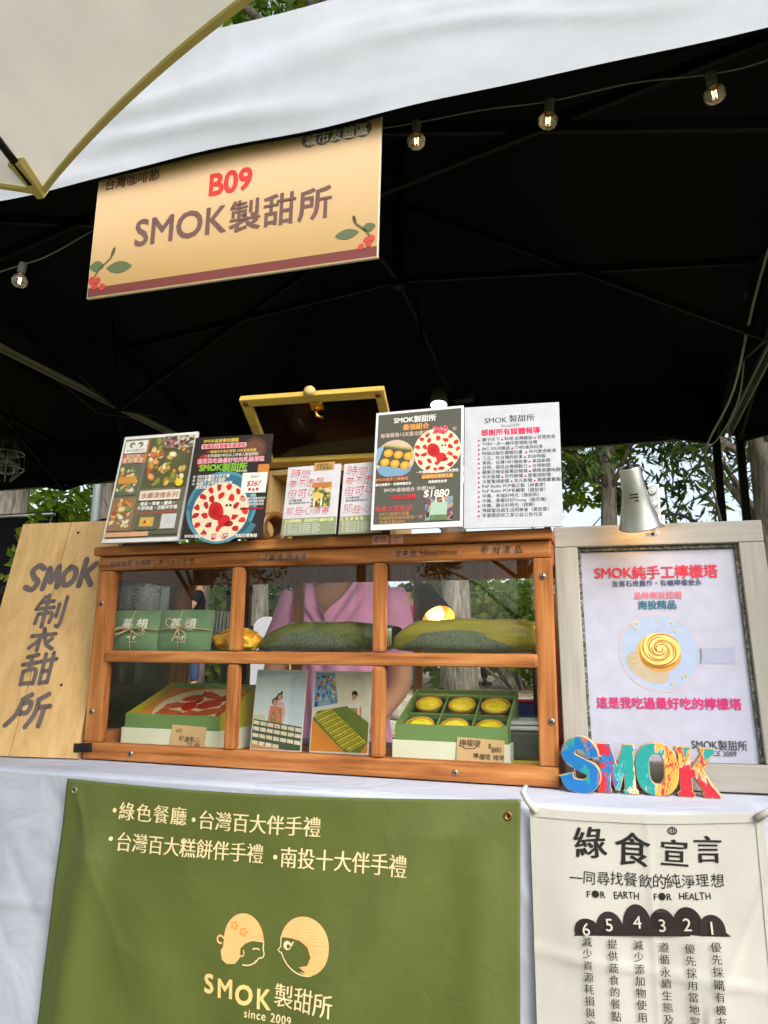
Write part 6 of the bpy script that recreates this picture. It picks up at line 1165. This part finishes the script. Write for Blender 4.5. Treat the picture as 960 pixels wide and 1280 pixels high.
# cables on the right, black cord on the left
mb = MB(); mb.tube(smooth([Vector((1.50, .2, 2.36)), Vector((1.47, .9, 2.22)), Vector((1.475, 1.5, 2.10)), Vector((1.44, 2.02, 2.04)), Vector((1.45, 2.06, 1.9)), Vector((1.49, 2.07, 1.6)), Vector((1.50, 2.06, 1.0))]), .0042, 8); mb.tube(smooth([Vector((1.49, 1.2, 2.33)), Vector((1.50, 1.5, 2.10)), Vector((1.45, 1.75, 2.0)), Vector((1.42, 2.0, 2.03))]), .0028, 8); tag(obj('cable', mb, ink((196, 196, 190))), 'white cable running down the right tent post', 'cable')
r = thing('black_bag', 'black bag whose top shows behind the upper edge of the bamboo board', 'bag', (-.42, .62, 0)); mb = MB(); b_ = bmesh.new(); bmesh.ops.create_icosphere(b_, subdivisions=4, radius=1)
for v in b_.verts: c = v.co; e_ = lambda t_, k: math.copysign(abs(t_) ** k, t_); v.co = Vector((e_(c.x, .6) * .20, e_(c.y, .7) * .10, .30 + e_(c.z, .75) * .295 + .01 * noise.noise(c * 4)))
M_ = Matrix.Translation((0, 0, .965)); mb.bm(b_, 0, True, M_); obj('bag', mb, M_black, r); mb = MB(); mb.tube(smooth([Vector((.02, 0, 1.54)), Vector((-.02, 0, 1.72)), Vector((-.11, .05, 2.0)), Vector((-.2, .1, 2.32))]), .006, 6); obj('strap', mb, M_black, r); mb = MB(); mb.box(-.24, .24, -.13, .13, .94, .965, .004)
for x in (-.21, .21):
    for y in (-.1, .1): mb.tube([(x, y, 0), (x, y, .945)], .012, 8)
obj('stand', mb, M_dark_bar, r)
r = thing('black_partition', 'black cloth partition on a grey bar at the far left edge', 'partition', (-1.18, .72, 0)); mb = MB(); mb.grid(lambda u, v: Vector((-.42 + .78 * u, .012 * math.sin(u * 14), .02 + 1.585 * v)), 40, 10, thick=(0, .004, 0)); obj('cloth', mb, M_black_cloth, r); mb = MB(); mb.tube([(-.44, 0, 1.612), (.39, 0, 1.612)], .009, 8); obj('bar', mb, M_steel, r)
for x in (-.43, .38): mb = MB(); mb.tube([(x, .02, 0), (x, .02, 1.62)], .010, 8); mb.box(x - .02, x + .02, -.2, .25, 0, .03, .006); obj('leg', mb, M_dark_bar, r)
pr = Print(.3, .1, fn=lambda x, z, y: Vector((.05 + x, .012 * math.sin(14 * (.47 + x) / .78) - .0015, 1.31 + z))); pr.text('um', .55, .5, .2, (66, 66, 66)); pr.build('lettering', r)
# climbing plant in the gap left of the bamboo board
r = thing('vine_plant', 'lime green trailing plant left of the bamboo board', 'plant', (-.56, .36, 0)); rr = random.Random(4); mb = MB(); st = smooth([Vector((0, 0, 1.0)), Vector((-.04, .0, 1.15)), Vector((-.015, -.02, 1.32)), Vector((.03, -.01, 1.45)), Vector((.03, .02, 1.50)), Vector((-.01, .02, 1.53))]); mb.tube(st, .003, 6); obj('stem', mb, ink((120, 170, 40)), r); mb = MB()
for k in range(34):
    p = st[rr.randrange(8, len(st))] + Vector((rr.uniform(-.03, .03), rr.uniform(-.03, .03), rr.uniform(-.02, .02))); d = Vector((rr.uniform(-1, 1), rr.uniform(-.6, .3), rr.uniform(-1, .4))).normalized(); s = d.cross(Vector((0, 1, .3))).normalized(); L = rr.uniform(.03, .05); n_ = d.cross(s) * .006
    mb.add([p, p + d * L * .35 + s * L * .28 + n_, p + d * L + n_ * 0, p + d * L * .35 - s * L * .28 + n_, p + d * L * .5], [(0, 1, 4), (1, 2, 4), (2, 3, 4), (3, 0, 4)], 0, True)
obj('leaves', mb, L_lime, r); mb = MB(); mb.lathe([(.05, .94), (.07, 1.04), (.074, 1.05), (.066, 1.05), (.06, 1.0), (.0, 1.0)], 20, caps=False); mb.box(-.12, .12, -.12, .12, 0, .939, .01); obj('planter', mb, M_dark_bar, r)
mb = MB(); mb.tube([(0, 0, -.3), (0, 0, 4.6)], .03, 10); o = tag(obj('grey_pole', mb, ink((120, 130, 132), .4)), 'thin grey pole behind the gap left of the menu board', 'pole'); o.location = (-2.9, 3.45, 0)
r = thing('caged_lamp', 'glass work lamp in a wire cage at the left edge under the neighbouring tent', 'lamp', (-1.83, 1.5, 2.10)); mb = MB(); mb.lathe([(.0, -.09), (.035, -.08), (.055, -.03), (.045, .03), (.03, .05), (.0, .05)], 20, caps=True); obj('glass_bulb', mb, glass_mat('greenish_glass', (.75, .85, .72), 3), r); mb = MB()
for k in range(8): a = k * PI / 4; mb.tube([(.03 * math.cos(a), .03 * math.sin(a), .07), (.075 * math.cos(a), .075 * math.sin(a), .02), (.08 * math.cos(a), .08 * math.sin(a), -.06), (.03 * math.cos(a), .03 * math.sin(a), -.12)], .0022, 5)
for z, q in ((.02, .076), (-.06, .081)): mb.tube([(q * math.cos(k * PI / 12), q * math.sin(k * PI / 12), z) for k in range(24)], .0022, 5, closed=True)
obj('wire_cage', mb, M_steel, r); mb = MB(); mb.lathe([(.032, .05), (.034, .12), (.015, .14), (.0, .14)], 16); mb.tube([(0, 0, .135), (.0, .0, .28)], .005, 6); obj('cap', mb, M_black, r)
bpy.data.objects.remove(_fo); bpy.data.curves.remove(_fc)
